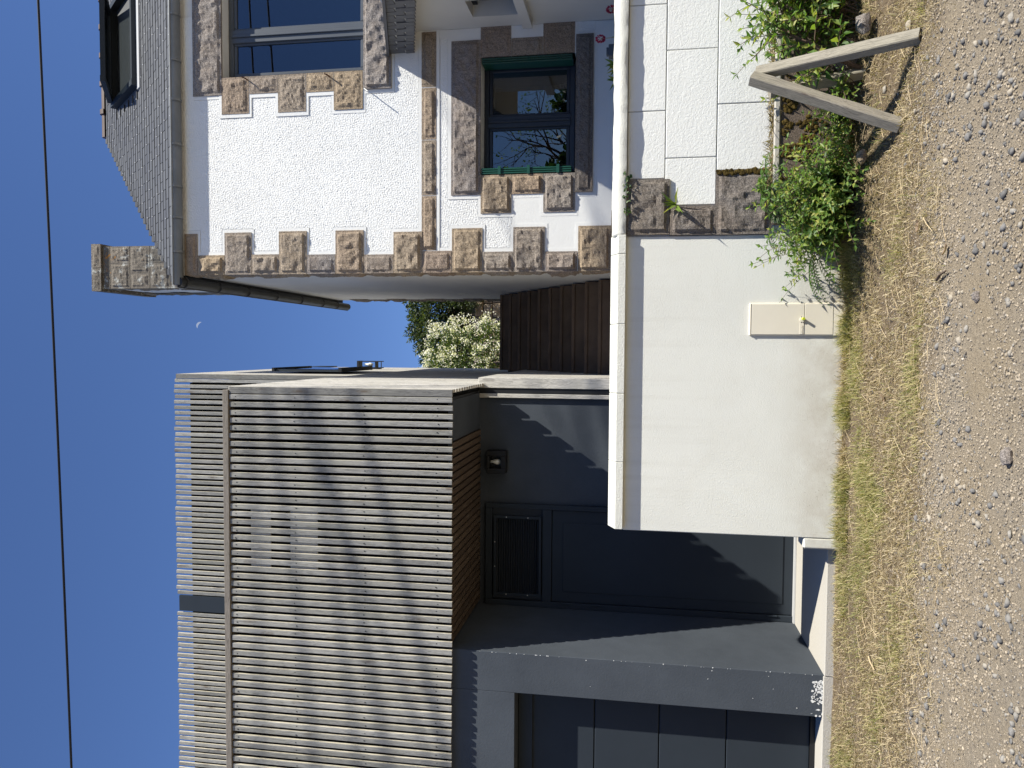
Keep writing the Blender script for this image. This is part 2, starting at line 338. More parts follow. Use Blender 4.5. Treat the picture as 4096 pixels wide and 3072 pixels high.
def stone(parent, x0, x1, z0, z1, Y, prot=.03, margin=.022, mat='granite', depth=.12, name='stone', side=0, jag=1.):
    """a squared rock-faced stone facing -Y; side>0 gives it a second worked face looking left"""
    _seed[0] += 1; mb = MB(); w = x1-x0; h = z1-z0
    rock_grid(mb, (x0, Y, z0), (1, 0, 0), (0, 0, 1), (0, -1, 0), w, h, prot, margin, _seed[0], jag=jag)
    d = side if side else depth
    if side: rock_grid(mb, (x0, Y+side, z0), (0, -1, 0), (0, 0, 1), (-1, 0, 0), side, h, prot*.8, margin, _seed[0]+50, jag=jag)
    else: mb.quad((x0, Y, z0), (x0, Y, z1), (x0, Y+d, z1), (x0, Y+d, z0))
    mb.quad((x1, Y, z0), (x1, Y+d, z0), (x1, Y+d, z1), (x1, Y, z1))
    mb.quad((x0, Y, z1), (x1, Y, z1), (x1, Y+d, z1), (x0, Y+d, z1)); mb.quad((x0, Y, z0), (x0, Y+d, z0), (x1, Y+d, z0), (x1, Y, z0))
    return mb.build(name, mat, parent, fix=False)

# =================================================================== GROUND
def gz(x, y):
    z = .012*mnoise.noise(Vector((x*1.3, y*1.3, 0)))+.006*mnoise.noise(Vector((x*5, y*5, 3)))
    k = max(0, min(1, (y-5.35)/.6))*max(0, min(1, (x-.5)/.5)); z += .09*k
    k2 = max(0, min(1, (y-5.6)/.6)); return z+.03*k2
def axis(lo, hi, st, far): return [-far, -60, -25, -12, lo-3]+list(np.arange(lo, hi+st/2, st))+[hi+3, 12 if hi < 8 else hi+6, 25, 60, far]
xs = axis(-4.6, 4.2, .06, 220.); ys = [-220., -60, -25, -12, -6, -2, 0, 1.5]+list(np.arange(2.6, 6.9, .06))+[7.5, 8, 9]
V = [(x, y, gz(x, y)) for y in ys for x in xs]; nx = len(xs)
F = [(j*nx+i, j*nx+i+1, (j+1)*nx+i+1, (j+1)*nx+i) for j in range(len(ys)-1) for i in range(nx-1)]
me = bpy.data.meshes.new('ground'); me.from_pydata(V, [], F); tag(link('ground', me, 'soil', smooth=True), kind='structure')
# upper garden behind the houses
tag(MB().box(-40, 40, 11.62, 60, 3.0, 3.58).build('garden_terrain', 'soil'), kind='structure')
tag(MB().box(.86, 9, 6.52, 7.98, .9, 1.38).build('terrace', 'soil'), kind='structure')
tag(MB().box(-.34, .78, 6.55, 8.12, -.2, 1.36).build('path', 'step_stone'), kind='structure')
tag(MB().box(-2.61, -.2, 6.40, 7.9, -.3, .095).box(-6, -2.612, 6.405, 7.9, -.3, .10).build('floor', 'concrete', bevel=.006), kind='structure')

# =================================================================== MODERN SLATTED HOUSE
H = empty('slatted_house', 'modern two storey house clad in weathered grey vertical wooden slats over anthracite garage', 'house')
YB, ZB, ZT = 6.33, 3.155, 5.19
def slat_mesh(w, d, h, c=.004, pale=False, mat='grey_wood'):
    mb = MB(); p = [(-w/2+c, 0, 0), (w/2-c, 0, 0), (w/2, c, 0), (w/2, d, 0), (-w/2, d, 0), (-w/2, c, 0)]; mb.prism([Vector(q) for q in p], (0, 0, h)); me = mb.mesh('slat')
    bm = bmesh.new(); bm.from_mesh(me); bmesh.ops.recalc_face_normals(bm, faces=bm.faces); bm.to_mesh(me); bm.free(); me.materials.append(MATS[mat]); me.materials.append(MATS['pale_wood'])
    for p_ in me.polygons:
        if pale and abs(p_.normal.x) > .9: p_.material_index = 1
    return me
def put(me, loc, parent, name='slat', rz=0, ry=0):
    o = bpy.data.objects.new(name, me); C.objects.link(o); o.location = loc; o.rotation_euler = (0, ry, rz); o.parent = parent; return o
pitch = .0702
sm = slat_mesh(.0445, .024, ZT-ZB, pale=True)
corner = slat_mesh(.062, .028, ZT-ZB, pale=True); put(corner, (-.373, YB, ZB), H)
x = -.373-.058; k = 0
SLATX = []
while x > -4.45:
    put(sm, (x+random.uniform(-.002, .002), YB+random.uniform(-.003, .003), ZB+random.uniform(-.004, .004)), H, ry=random.uniform(-.0008, .0008)); SLATX.append(x); x -= pitch
# nail heads, three rows, one sunk into every slat
nm = MB()
for x in SLATX:
    for z in (ZB+.13, ZB+.78, ZB+1.42, ZB+1.98):
        zz = z+random.uniform(-.01, .01); xx = x+random.uniform(-.006, .006); nm.box(xx-.004, xx+.004, YB-.0025, YB+.01, zz-.004, zz+.004)
tag(nm.build('nails', 'black_metal', H), kind='stuff')
# dark shell behind the slats
bx('backing_wall', 'membrane', H, -4.5, -.46, YB+.062, YB+.09, ZB+.05, ZT-.03)
for (a_, b_) in ((543, 585), (628, 686)):
    r = rect(a_, b_, 1101, 1231, YB+.05); bx('bright_window_panel', 'white_trim', H, r[0], r[1], YB+.046, YB+.060, r[2], r[3])  # pale colour stands in for the bright window behind the gaps
bx('parapet_cap', 'cap_wood', H, -4.5, -.372, YB-.012, YB+.13, ZT+.006, ZT+.062, .004)
bx('flat_roof', 'membrane', H, -4.5, -.45, YB+.14, 9.16, ZT-.1, ZT+.03)
# side boards of the lower volume, X = -.36
SP = .1
side_l = slat_mesh(.074, .028, ZT-ZB+.03, mat='board_wood')
y = YB+.075
while y < 9.2:
    put(side_l, (-.342, y, ZB), H, 'board', rz=math.pi/2); y += SP
bx('backing_wall', 'membrane', H, -.42, -.40, YB+.1, 13.6, ZB+.05, ZT)
side_u = slat_mesh(.0985, .028, 7.56-ZB, mat='board_wood')
y = 9.26
while y < 13.6:
    put(side_u, (-.342, y, ZB), H, 'board', rz=math.pi/2); y += SP
# ground floor flank beside the steps
side_g = slat_mesh(.092, .03, ZB-.01, mat='board_wood')
y = 7.73
while y < 13.6:
    put(side_g, (-.282, y, .05), H, 'board', rz=math.pi/2); y += .096
bx('corner_board', 'board_wood', H, -.389, -.284, 7.645, 7.675, .09, ZB+.05, .004)
bx('corner_board', 'board_wood', H, -.487, -.445, 7.635, 7.663, .09, ZB+.045, .004)
bx('joint_strip', 'black_metal', H, -.444, -.39, 7.66, 7.679, .09, ZB+.045)
# upper storey
YU, ZU = 9.2, 7.57
um = slat_mesh(.0445, .024, ZU-ZT+.02, pale=True)
x = -.373
put(corner, (x, YU, ZT), H).scale = (1, 1, (ZU-ZT)/(ZT-ZB)); x -= .058
dark0, dark1 = -3.474, -3.272; n = 0
while x > -6.6:
    if not (dark0-.03 < x < dark1+.03): put(um, (x+random.uniform(-.003, .003), YU+random.uniform(-.004, .004), ZT+random.uniform(-.006, .012)), H)
    x -= pitch
bx('dark_panel', 'anthracite_metal', H, dark0, dark1, YU-.012, YU+.02, ZT, ZU-.015)
bx('backing_wall', 'membrane', H, -6.7, -.46, YU+.05, YU+.09, ZT, ZU-.17)
bx('flat_roof', 'membrane', H, -6.7, -.45, YU+.10, 13.5, ZU-.3, ZU-.17)
# slats on the far side of the roof edge behind the gaps
bx('roof_edge_trim', 'anthracite_metal', H, -.5, -.325, 11.9, 13.7, 7.18, 7.5)
# casement with dark hood on the flank, high up
for nm_, a in (('window_frame', (-.312, -.285, 9.75, 10.9, 5.55, 6.45)),):
    o = bx(nm_, 'anthracite_metal', H, *a)
    bx('pane', 'window_glass', o, -.284, -.278, 9.82, 10.83, 5.62, 6.38)
    bx('sill', 'black_metal', o, -.312, -.255, 9.72, 10.93, 5.5, 5.545); bx('hood', 'black_metal', o, -.312, -.262, 9.72, 10.93, 6.455, 6.49)
# anthracite carcass: pier, lintel, back wall, soffit
XP, YP, ZL = -2.606, 6.42, 2.618
bx('pier', 'anthracite_render', H, -2.954, XP, YP, 7.8, -.1, ZB+.06, .004)
bx('lintel', 'anthracite_render', H, -4.6, -2.9545, YP+.0015, 7.2, ZL, ZB+.06, .003)
bx('back_wall', 'anthracite_render', H, -2.605, -.45, 7.68, 7.8, -.1, ZB+.07)
bx('flank_wall', 'membrane', H, -.45, -.32, 7.81, 13.6, -.1, ZB+.07)
bx('soffit', 'black_metal', H, -2.60, -.42, YB+.095, 7.675, ZB+.05, ZB+.075)
bx('soffit_panel', 'anthracite_render', H, -.80, -.44, YB+.06, 7.675, ZB+.035, ZB+.049)
bx('soffit_trim', 'anthracite_metal', H, -2.60, -.805, YB+.06, YB+.12, ZB+.03, ZB+.048)
sw = MB().box(-.024, .024, 0, 7.665-YB-.13, 0, .018).mesh('slat'); sw.materials.append(MATS['soffit_wood'])
x = -.84
while x > XP+.03:
    put(sw, (x, YB+.125, ZB+.025), H, 'soffit_slat'); x -= .068
# paint worn off the pier: pale chips near the ground and along its arris
chip = MB()
for q in range(150):
    if q < 110: cx = XP-.05-abs(random.gauss(0, .13)); cz = .09+abs(random.gauss(0, .05)); cy = YP-.0008; s_ = random.uniform(.003, .013)
    elif q < 140: cx = XP-.004; cz = random.uniform(.1, 3)**1.0; cy = YP-.0008; s_ = random.uniform(.002, .005)
    else: cx = random.uniform(-2.94, -2.62); cz = random.uniform(.1, 2.2); cy = YP-.0008; s_ = random.uniform(.002, .005)
    cx = max(cx, -2.945)
    n_ = random.randint(5, 7); a0 = random.random()*6
    chip.quad(*[(cx+s_*random.uniform(.5, 1.2)*math.cos(a0+6.283*j/n_), cy-.0004*(q % 7), cz+s_*random.uniform(.5, 1.6)*math.sin(a0+6.283*j/n_)) for j in range(n_)])
tag(chip.build('bare_plaster_chips', 'smooth_render', H), kind='stuff')
# service door with louvre
YR = 7.68
D = bx('door', 'anthracite_metal', H, -2.54, -1.612, YR-.035, YR-.001, .105, 2.438, .003)
bx('door_panel', 'anthracite_metal', D, -2.435, -1.735, YR-.043, YR-.0355, .205, 2.331, .004)
bx('threshold', 'alu', D, -2.6, -1.59, YR-.10, YR-.038, .097, .112)
fr = MB()
fr.box(-2.603, -2.545, YR-.06, YR-.002, .10, 3.12).box(-1.607, -1.558, YR-.06, YR-.002, .10, 3.12).box(-2.5445, -1.6075, YR-.058, YR-.002, 2.443, 2.535).box(-2.5445, -1.6075, YR-.058, YR-.002, 3.05, 3.12)
fr.build('door_frame', 'anthracite_metal', H, bevel=.003)
for z in (.30, 1.99, 2.28):
    MB().tube([(-2.548, YR-.065, z-.045), (-2.548, YR-.065, z+.045)], .011, 8).build('hinge', 'anthracite_metal', D)
LV = MB()
LV.box(-2.495, -2.468, YR-.08, YR-.04, 2.545, 3.03).box(-1.705, -1.678, YR-.08, YR-.04, 2.545, 3.03).box(-2.4675, -1.7055, YR-.079, YR-.04, 2.545, 2.57).box(-2.4675, -1.7055, YR-.079, YR-.04, 3.005, 3.03)
LV = LV.build('louvre', 'anthracite_metal', H)
bl = MB().prism([Vector((0, 0, 0)), Vector((0, -.03, -.016)), Vector((0, -.03, -.019)), Vector((0, 0, -.003))], (.7605, 0, 0)).mesh('blade'); bl.materials.append(MATS['anthracite_metal'])
for k in range(17): put(bl, (-2.467, YR-.042, 2.597+k*.0245), LV, 'blade')
for px, pz in ((-2.482, 2.68), (-2.482, 2.9), (-1.692, 2.68), (-1.692, 2.9), (-2.2, 3.018), (-1.95, 3.018)): bx('screw', 'alu', LV, px-.005, px+.005, YR-.083, YR-.0795, pz-.005, pz+.005)
# sectional garage door
G = empty('x', None, None); bpy.data.objects.remove(G)
GD = bx('garage_door', 'black_metal', H, -4.6, -2.93, 6.70, 6.72, .06, 2.75)
for k, (z0, z1) in enumerate(((.14, .815), (.823, 1.380), (1.388, 1.939), (1.947, 2.52))):
    bx('door_panel', 'anthracite_metal', GD, -4.6, -2.96, 6.66, 6.695, z0, z1, .005)
bx('side_rail', 'anthracite_metal', H, -3.0, -2.956, 6.60, 6.655, .1, 2.6); bx('weather_strip', 'black_metal', H, -4.6, -3.002, 6.635, 6.655, .1, .14)
bx('head_rail', 'anthracite_metal', H, -4.6, -3.002, 6.615, 6.652, 2.49, 2.61)
# bulkhead lamp under the soffit
L1 = empty('wall_lamp', 'square black bulkhead lamp with bare bulb in the dark recess under the soffit', 'lamp')
lm = MB(); a = (-1.246, -1.017, 2.905, 3.10); yl = YR-.13
lm.box(a[0], a[0]+.05, yl, YR-.002, a[2], a[3]).box(a[1]-.05, a[1], yl, YR-.002, a[2], a[3]).box(a[0]+.051, a[1]-.051, yl+.001, YR-.002, a[2], a[2]+.05).box(a[0]+.051, a[1]-.051, yl+.001, YR-.002, a[3]-.03, a[3])
lm.build('housing', 'black_metal', L1, bevel=.004); bx('back_plate', 'clear_cover', L1, a[0]+.05, a[1]-.05, YR-.012, YR-.004, a[2]+.05, a[3]-.03)
MB().lathe([(.0, -.055), (.016, -.05), (.027, -.032), (.03, -.012), (.022, .012), (.014, .028), (.014, .05), (.0, .051)], (-1.132, YR-.07, 3.015), 14).build('bulb', 'bulb_glass', L1, True)
# lantern on the flank, over the steps
L2 = empty('wall_lantern', 'small black wall lantern with glass sides high beside the garden steps', 'lamp')
lm = MB(); X0, X1, Y0, Y1, Z0, Z1 = -.325, -.205, 12.35, 12.5, 5.97, 6.27
for xx in (X0, X1-.014):
    for yy in (Y0, Y1-.014): lm.box(xx, xx+.014, yy, yy+.014, 5.86, Z1-.03)
lm.box(X0-.003, X1+.003, Y0-.003, Y1+.003, Z1-.03, Z1+.01).box(X0, X1, Y0+.015, Y1-.015, Z0-.02, Z0).box(X0, X1, Y0, Y0+.012, 5.85, 5.862)
lm.build('cage', 'black_metal', L2); MB().lathe([(0, 0), (.025, .02), (.034, .06), (.02, .1), (.016, .15)], (-.265, 12.43, 6.02), 10).build('bulb', 'bulb_glass', L2, True)
bx('back_plate', 'black_metal', L2, -.345, -.328, 12.34, 12.51, 5.9, 6.3)

# =================================================================== STONE HOUSE
SH = empty('stone_house', 'white roughcast house with granite quoins, slate hipped roof and dark framed windows', 'house')
YH, XH = 8.0, .826
# facade with openings
def holes(parent, name, mat, x0, x1, z0, z1, Y, th, hs):
    """a wall slab facing -Y with rectangular openings, built as butted pieces"""
    xs_ = sorted({x0, x1}|{h[0] for h in hs}|{h[1] for h in hs}); zs_ = sorted({z0, z1}|{h[2] for h in hs}|{h[3] for h in hs})
    xs_ = [x for x in xs_ if x0 <= x <= x1]; zs_ = [z for z in zs_ if z0 <= z <= z1]; bm = bmesh.new(); vv = {}
    def solid(i, j):
        if i < 0 or j < 0 or i >= len(xs_)-1 or j >= len(zs_)-1: return False
        cx = (xs_[i]+xs_[i+1])/2; cz = (zs_[j]+zs_[j+1])/2
        return not any(h[0] < cx < h[1] and h[2] < cz < h[3] for h in hs)
    def P(i, j, k):
        if (i, j, k) not in vv: vv[i, j, k] = bm.verts.new((xs_[i], Y+k*th, zs_[j]))
        return vv[i, j, k]
    for i in range(len(xs_)-1):
        for j in range(len(zs_)-1):
            if not solid(i, j): continue
            bm.faces.new((P(i, j, 0), P(i+1, j, 0), P(i+1, j+1, 0), P(i, j+1, 0))); bm.faces.new((P(i, j, 1), P(i, j+1, 1), P(i+1, j+1, 1), P(i+1, j, 1)))
            if not solid(i-1, j): bm.faces.new((P(i, j, 0), P(i, j+1, 0), P(i, j+1, 1), P(i, j, 1)))
            if not solid(i+1, j): bm.faces.new((P(i+1, j, 0), P(i+1, j, 1), P(i+1, j+1, 1), P(i+1, j+1, 0)))
            if not solid(i, j-1): bm.faces.new((P(i, j, 0), P(i, j, 1), P(i+1, j, 1), P(i+1, j, 0)))
            if not solid(i, j+1): bm.faces.new((P(i, j+1, 0), P(i+1, j+1, 0), P(i+1, j+1, 1), P(i, j+1, 1)))
    me = bpy.data.meshes.new(name); bm.to_mesh(me); bm.free(); return link(name, me, mat, parent)
wu = rect(479, 786, -62, 161, YH); wl = rect(1039, 1243, 120, 376.5, YH)
FACADE = holes(SH, 'facade', 'smooth_render', XH+.004, 6.5, 1.0, 6.70, YH+.012, .288, [wu, wl])
bx('flank', 'side_render', SH, XH+.002, XH+.3, YH+.301, 12.6, 1.0, 6.70)
for i, (y0, ln) in enumerate([(0, 0)]): pass
# stones of the corner: columns top, bottom, inner edge
quoins = [(401, 428, 506), (429, 486, 552), (487, 544, 503), (545, 603.5, 550), (604, 663, 500), (664, 725, 550), (726, 786, 498), (787, 850, 550), (851, 912.5, 501),
          (913.5, 975.5, 542.5), (977, 1042, 493.6), (1043.5, 1108, 544), (1109, 1176.5, 490.6), (1178, 1247, 543.4), (1249, 1319, 488)]
rects_margin = []
for i, (a, b, yi) in enumerate(quoins):
    yo = 592-(a-437)/883*9
    r = rect(a, b, yi, yo, YH); stone(SH, XH-.012, r[1], r[2], r[3], YH-.018, prot=random.uniform(.03, .055), side=.32 if i % 2 else .2)
    rects_margin.append((XH-.01, r[1]+.035, r[2]-.03, r[3]+.03))
    if i == len(quoins)-1:
        z = r[2]; k = 0
        while z > 1.1: stone(SH, XH-.012, XH+(.25 if k % 2 else .6), z-.33, z-.004, YH-.018, side=.3); z -= .332; k += 1
for (y0, y1) in ((70, 188.5), (190.5, 302), (303.5, 422.5), (424, 541)):
    r = rect(911.5, 943, y0, y1, YH); stone(SH, *r, YH-.012, prot=.03); rects_margin.append((r[0]-.04, r[1]+.04, r[2]-.035, r[3]+.035))
# upper window surround
for (a, b, y0, y1) in ((480, 538.5, 152, 247), (539.5, 600.5, 151, 202.5), (601.5, 661.5, 150, 242.6), (662.5, 721, 149, 199), (722, 784, 148, 236.7)):
    r = rect(a, b, y0, y1, YH); r = (wu[0] if False else r[0], wu[0], r[2], r[3]); stone(SH, *r, YH-.014, prot=.022, margin=.03, depth=.25, jag=1.6); rects_margin.append((r[0]-.04, r[1], r[2]-.03, r[3]+.03))
r = rect(417, 477, -70, 208, YH); stone(SH, r[0], r[1], wu[3]+.003, r[3], YH-.016, prot=.035, mat='granite_pale', name='lintel', depth=.3); rects_margin.append((r[0]-.04, r[1], r[2], r[3]))
r = rect(787, 846, -70, 193, YH); stone(SH, r[0], r[1], r[2], wu[2]-.003, YH-.03, prot=.05, mat='granite_pale', name='sill', depth=.3); rects_margin.append((r[0]-.04, r[1], r[2]-.03, r[3]))
# lower window surround
for (a, b, y0, y1) in ((1039, 1104.5, 376.5, 461), (1105.5, 1173, 376.5, 419), (1174, 1242, 376.5, 458)):
    r = rect(a, b, y0, y1, YH); stone(SH, r[0], wl[0], r[2], r[3], YH-.016, prot=.045, depth=.25); rects_margin.append((r[0]-.04, r[1], r[2]-.03, r[3]+.03))
for (a, b, y0, y1) in ((1039, 1104.5, 58, 120), (1105.5, 1173, 82, 120), (1174, 1242, 50, 120)):
    r = rect(a, b, y0, y1, YH); stone(SH, wl[1], r[1], r[2], r[3], YH-.016, prot=.02, depth=.25); rects_margin.append((r[0], r[1]+.04, r[2]-.03, r[3]+.03))
r = rect(975.5, 1038, 89, 422, YH); stone(SH, r[0], r[1], wl[3]+.003, r[3], YH-.016, prot=.045, mat='granite_pale', name='lintel', depth=.3); rects_margin.append((r[0]-.04, r[1]+.04, r[2], r[3]+.04))
r = rect(1244, 1281, 75, 415, YH); stone(SH, r[0], r[1], r[2], wl[2]-.003, YH-.03, prot=.03, mat='granite_grey', name='sill', depth=.3); rects_margin.append((r[0]-.04, r[1]+.04, r[2]-.04, r[3]))
def band_noise(nx_, nz_, step, lam, seed):
    g = np.random.default_rng(seed).normal(size=(nz_, nx_)); F_ = np.fft.fft2(g); kx = np.fft.fftfreq(nx_, step)[None]; kz = np.fft.fftfreq(nz_, step)[:, None]; k_ = np.hypot(kx, kz)
    o = 0
    for (l_, w_) in lam: o = o+w_*np.exp(-((k_-1/l_)/(.45/l_))**2)
    r_ = np.real(np.fft.ifft2(F_*o)); return r_/r_.std()
def rough_panel(name, mat, parent, x0, x1, z0, z1, step, Y, amp, lam, holes_, flat, seed):
    """thrown render modelled as relief: rounded blobs with pits between"""
    nx_ = int((x1-x0)/step)+1; nz_ = int((z1-z0)/step)+1; gx = np.linspace(x0, x1, nx_); gz_ = np.linspace(z0, z1, nz_); h = band_noise(nx_, nz_, step, lam, seed)
    h = np.clip(np.tanh(h*1.1+.35), -1, 1); X_, Z_ = np.meshgrid(gx, gz_); y_ = Y-amp*h
    for (a, b, c, d) in flat: y_[(X_ > a) & (X_ < b) & (Z_ > c) & (Z_ < d)] = Y+.011
    V_ = np.stack([X_, y_, Z_], 2).reshape(-1, 3); i = (np.arange(nz_-1)[:, None]*nx_+np.arange(nx_-1)[None]).ravel(); cx = X_[:-1, :-1].ravel()+step/2; cz = Z_[:-1, :-1].ravel()+step/2; keep = np.ones(len(i), bool)
    for (a, b, c, d) in holes_: keep &= ~((cx > a-step*.6) & (cx < b+step*.6) & (cz > c-step*.6) & (cz < d+step*.6))
    i = i[keep]; return np_mesh(name, V_, np.stack([i, i+1, i+nx_+1, i+nx_], 1), mat, parent, True)
rough_panel('roughcast', 'roughcast', FACADE, XH+.004, 3.66, 1.6, 6.70, .0072, YH, .0042, ((.021, 1.), (.014, .8)), [wu, wl], rects_margin+[(rect(1107, 1320, 420, 541, YH)[0], rect(1107, 1320, 420, 541, YH)[1], 1., rect(1107, 1320, 420, 541, YH)[3]), (1.6, 4, 1., rect(1284, 1330, 75, 420, YH)[3])], 3)
mg = MB()
for i, (a, b, c, d) in enumerate(rects_margin):
    y = YH-.0055-.00022*(i % 23)
    # never across an opening
    def clip(a, b, c, d, w):
        if b <= w[0] or a >= w[1] or d <= w[2] or c >= w[3]: return [(a, b, c, d)]
        o = []
        if a < w[0]: o.append((a, w[0], c, d)); a = w[0]
        if b > w[1]: o.append((w[1], b, c, d)); b = w[1]
        if c < w[2]: o.append((a, b, c, w[2]))
        if d > w[3]: o.append((a, b, w[3], d))
        return o
    for r1 in clip(a, b, c, d, wu):
        for r2 in clip(*r1, wl):
            if r2[1]-r2[0] > .004 and r2[3]-r2[2] > .004: mg.box(r2[0], r2[1], y, YH+.01, r2[2], r2[3])
mg.build('render_margin', 'smooth_render', SH, bevel=0)
# smooth repair patch low on the facade between corner and window
r = rect(1107, 1320, 420, 541, YH); bx('smooth_patch', 'smooth_render', SH, r[0], r[1], YH-.0046, YH+.01, 1.1, r[3])
r = rect(1284, 1330, 75, 420, YH); bx('smooth_patch', 'smooth_render', SH, r[0], 3.34, YH-.0043, YH+.01, 1.1, r[3])
r = rect(905, 1040, -20, 88, YH); bx('smooth_patch', 'smooth_render', SH, r[0]+.02, 3.34, YH-.0040, YH+.01, wl[2], 4.0)
# rough back corner of the flank
for k in range(16):
    z0 = 1.2+k*.325; L_ = .34 if k % 2 else .2; _seed[0] += 1
    mb = MB(); rock_grid(mb, (XH, 12.62, z0), (0, -1, 0), (0, 0, 1), (-1, 0, 0), L_, .32, .05, .03, _seed[0], .05); mb.build('stone', 'granite_grey', SH, fix=False)
# rusty shutter stays and a cut wire
for (x, y) in ((535, 173), (712, 166)):
    p = atY(x, y, YH-.02); MB().tube([p+Vector((0, .03, 0)), p+Vector((0, -.06, 0)), p+Vector((.01, -.075, .03))], .008, 6).build('shutter_stay', 'rust', SH)
p = atY(790, 192, YH); MB().tube([p, p+Vector((-.03, -.10, -.02)), p+Vector((-.07, -.13, -.07))], .006, 6).build('wire_end', 'white_trim', SH)

# ---- windows
def window(name, w, depth, fw, mat, mull, glass_inset=.02, low=.0):
    x0, x1, z0, z1 = w; Y = YH+depth; z0 += low
    W = MB().box(x0, x0+fw, Y, Y+.06, z0, z1).box(x1-fw, x1, Y, Y+.06, z0, z1).box(x0+fw+.0005, x1-fw-.0005, Y+.001, Y+.06, z0, z0+fw).box(x0+fw+.0005, x1-fw-.0005, Y+.001, Y+.06, z1-fw, z1).build('window', mat, SH, bevel=.006)
    edges = [x0+fw]+[q for m in mull for q in m]+[x1-fw]
    for m in mull:
        MB().box(m[0]-.012, m[1]+.012, Y-.012, Y+.05, z0+fw*.7, z1-fw*.7).box((m[0]+m[1])/2-.014, (m[0]+m[1])/2+.014, Y-.03, Y-.0125, z0+fw*.8, z1-fw*.8).build('mullion', mat, W, bevel=.006)
    for i in range(0, len(edges), 2):
        a, b = edges[i], edges[i+1]
        c_ = .035; MB().box(a, a+c_, Y+.012, Y+.05, z0+fw, z1-fw).box(b-c_, b, Y+.012, Y+.05, z0+fw, z1-fw).box(a+c_, b-c_, Y+.013, Y+.05, z0+fw, z0+fw+c_).box(a+c_, b-c_, Y+.013, Y+.05, z1-fw-c_, z1-fw).build('casement', mat, W, bevel=.005)
        bx('pane', 'window_glass', W, a+c_-.005, b-c_+.005, Y+.03, Y+.034, z0+fw+c_-.005, z1-fw-c_+.005)
    return W
mu = (atY(640, 86, YH+.16).x, atY(640, 62, YH+.16).x)
window('window', wu, .14, .06, 'frame_grey', [(min(mu), max(mu))])
ml = (atY(1140, 273, YH+.18).x, atY(1140, 252, YH+.18).x)
window('window', wl, .17, .055, 'frame_navy', [(min(ml), max(ml))], low=.02)
# rooms behind the glass
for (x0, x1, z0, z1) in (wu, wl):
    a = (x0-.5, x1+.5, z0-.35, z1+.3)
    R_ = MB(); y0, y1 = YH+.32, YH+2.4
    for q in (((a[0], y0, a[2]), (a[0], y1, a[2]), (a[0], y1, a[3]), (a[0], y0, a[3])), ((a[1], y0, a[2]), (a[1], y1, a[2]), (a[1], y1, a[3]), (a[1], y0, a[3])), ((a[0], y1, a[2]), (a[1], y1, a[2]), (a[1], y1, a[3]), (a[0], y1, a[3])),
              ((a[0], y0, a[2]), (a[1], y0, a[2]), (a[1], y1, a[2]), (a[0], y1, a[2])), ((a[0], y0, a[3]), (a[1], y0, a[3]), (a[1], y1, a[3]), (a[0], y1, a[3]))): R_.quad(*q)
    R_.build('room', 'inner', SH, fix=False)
# green folding shutters in the reveals of the lower window
def leafset(x, face):
    o = MB()
    for k in range(3): o.box(x+k*.022*face-.008, x+k*.022*face+.008, YH-.02, YH+.165, wl[2]+.035, wl[3]-.01)
    o = o.build('shutter', 'green_paint', SH, bevel=.003)
    for z in (.14, .45, .76):
        zz = wl[2]+.02+z*(wl[3]-wl[2]); bx('hinge', 'green_paint', o, x-.016, x+.055*face+.016, YH-.034, YH-.021, zz, zz+.03)
    return o
leafset(wl[0]+.018, 1); leafset(wl[1]-.018, -1)
TP = empty('teapot', 'small pale teapot standing on the inner sill of the lower window', 'teapot')
c = atY(1228, 205, YH+.38); c = Vector((c.x, YH+.38, wl[2]+.10))
MB().box(wl[0]-.2, wl[1]+.2, YH+.301, YH+.47, wl[2]+.06, wl[2]+.098).build('inner_sill', 'inner', SH)
MB().lathe([(.0, 0), (.045, 0), (.075, .04), (.08, .075), (.06, .12), (.03, .135), (.0, .137)], c, 18).build('body', 'porcelain', TP, True)
MB().lathe([(.035, .136), (.02, .15), (.008, .155), (.012, .17), (0, .178)], c, 12).build('lid', 'porcelain', TP, True)
MB().tube([c+Vector((-.07, 0, .05)), c+Vector((-.11, 0, .07)), c+Vector((-.13, 0, .12)), c+Vector((-.145, 0, .125))], [.018, .013, .009, .009], 8).build('spout', 'porcelain', TP, True)
MB().tube([c+Vector((.07, 0, .1)), c+Vector((.115, 0, .1)), c+Vector((.12, 0, .05)), c+Vector((.075, 0, .035))], .008, 8).build('handle', 'porcelain', TP, True)

# ---- roof: hipped, slated
EX, EY, EZ, RTT, RH = .77, 7.915, 6.745, 2.29, 2.54
RX, RY, RZ = EX+RTT, EY+RTT, EZ+RH
rf = MB(); rf.quad((EX, EY, EZ), (9, EY, EZ), (9, RY, RZ), (RX, RY, RZ)); rf.quad((EX, EY, EZ), (RX, RY, RZ), (EX, 12.9, EZ)); rf.quad((9, 12.9, EZ), (EX, 12.9, EZ), (RX, RY, RZ), (9, RY, RZ))
ROOF = rf.build('roof', 'slate', SH, fix=False)
bx('eave_board', 'black_metal', SH, EX+.02, 9, EY+.02, YH-.001, EZ-.04, EZ-.012); bx('eave_board', 'black_metal', SH, EX+.02, XH-.001, YH, 12.55, EZ-.05, EZ-.012)
sl = math.hypot(RTT, RH); up = Vector((0, RTT/sl, RH/sl)); nr = Vector((0, -RH/sl, RTT/sl))
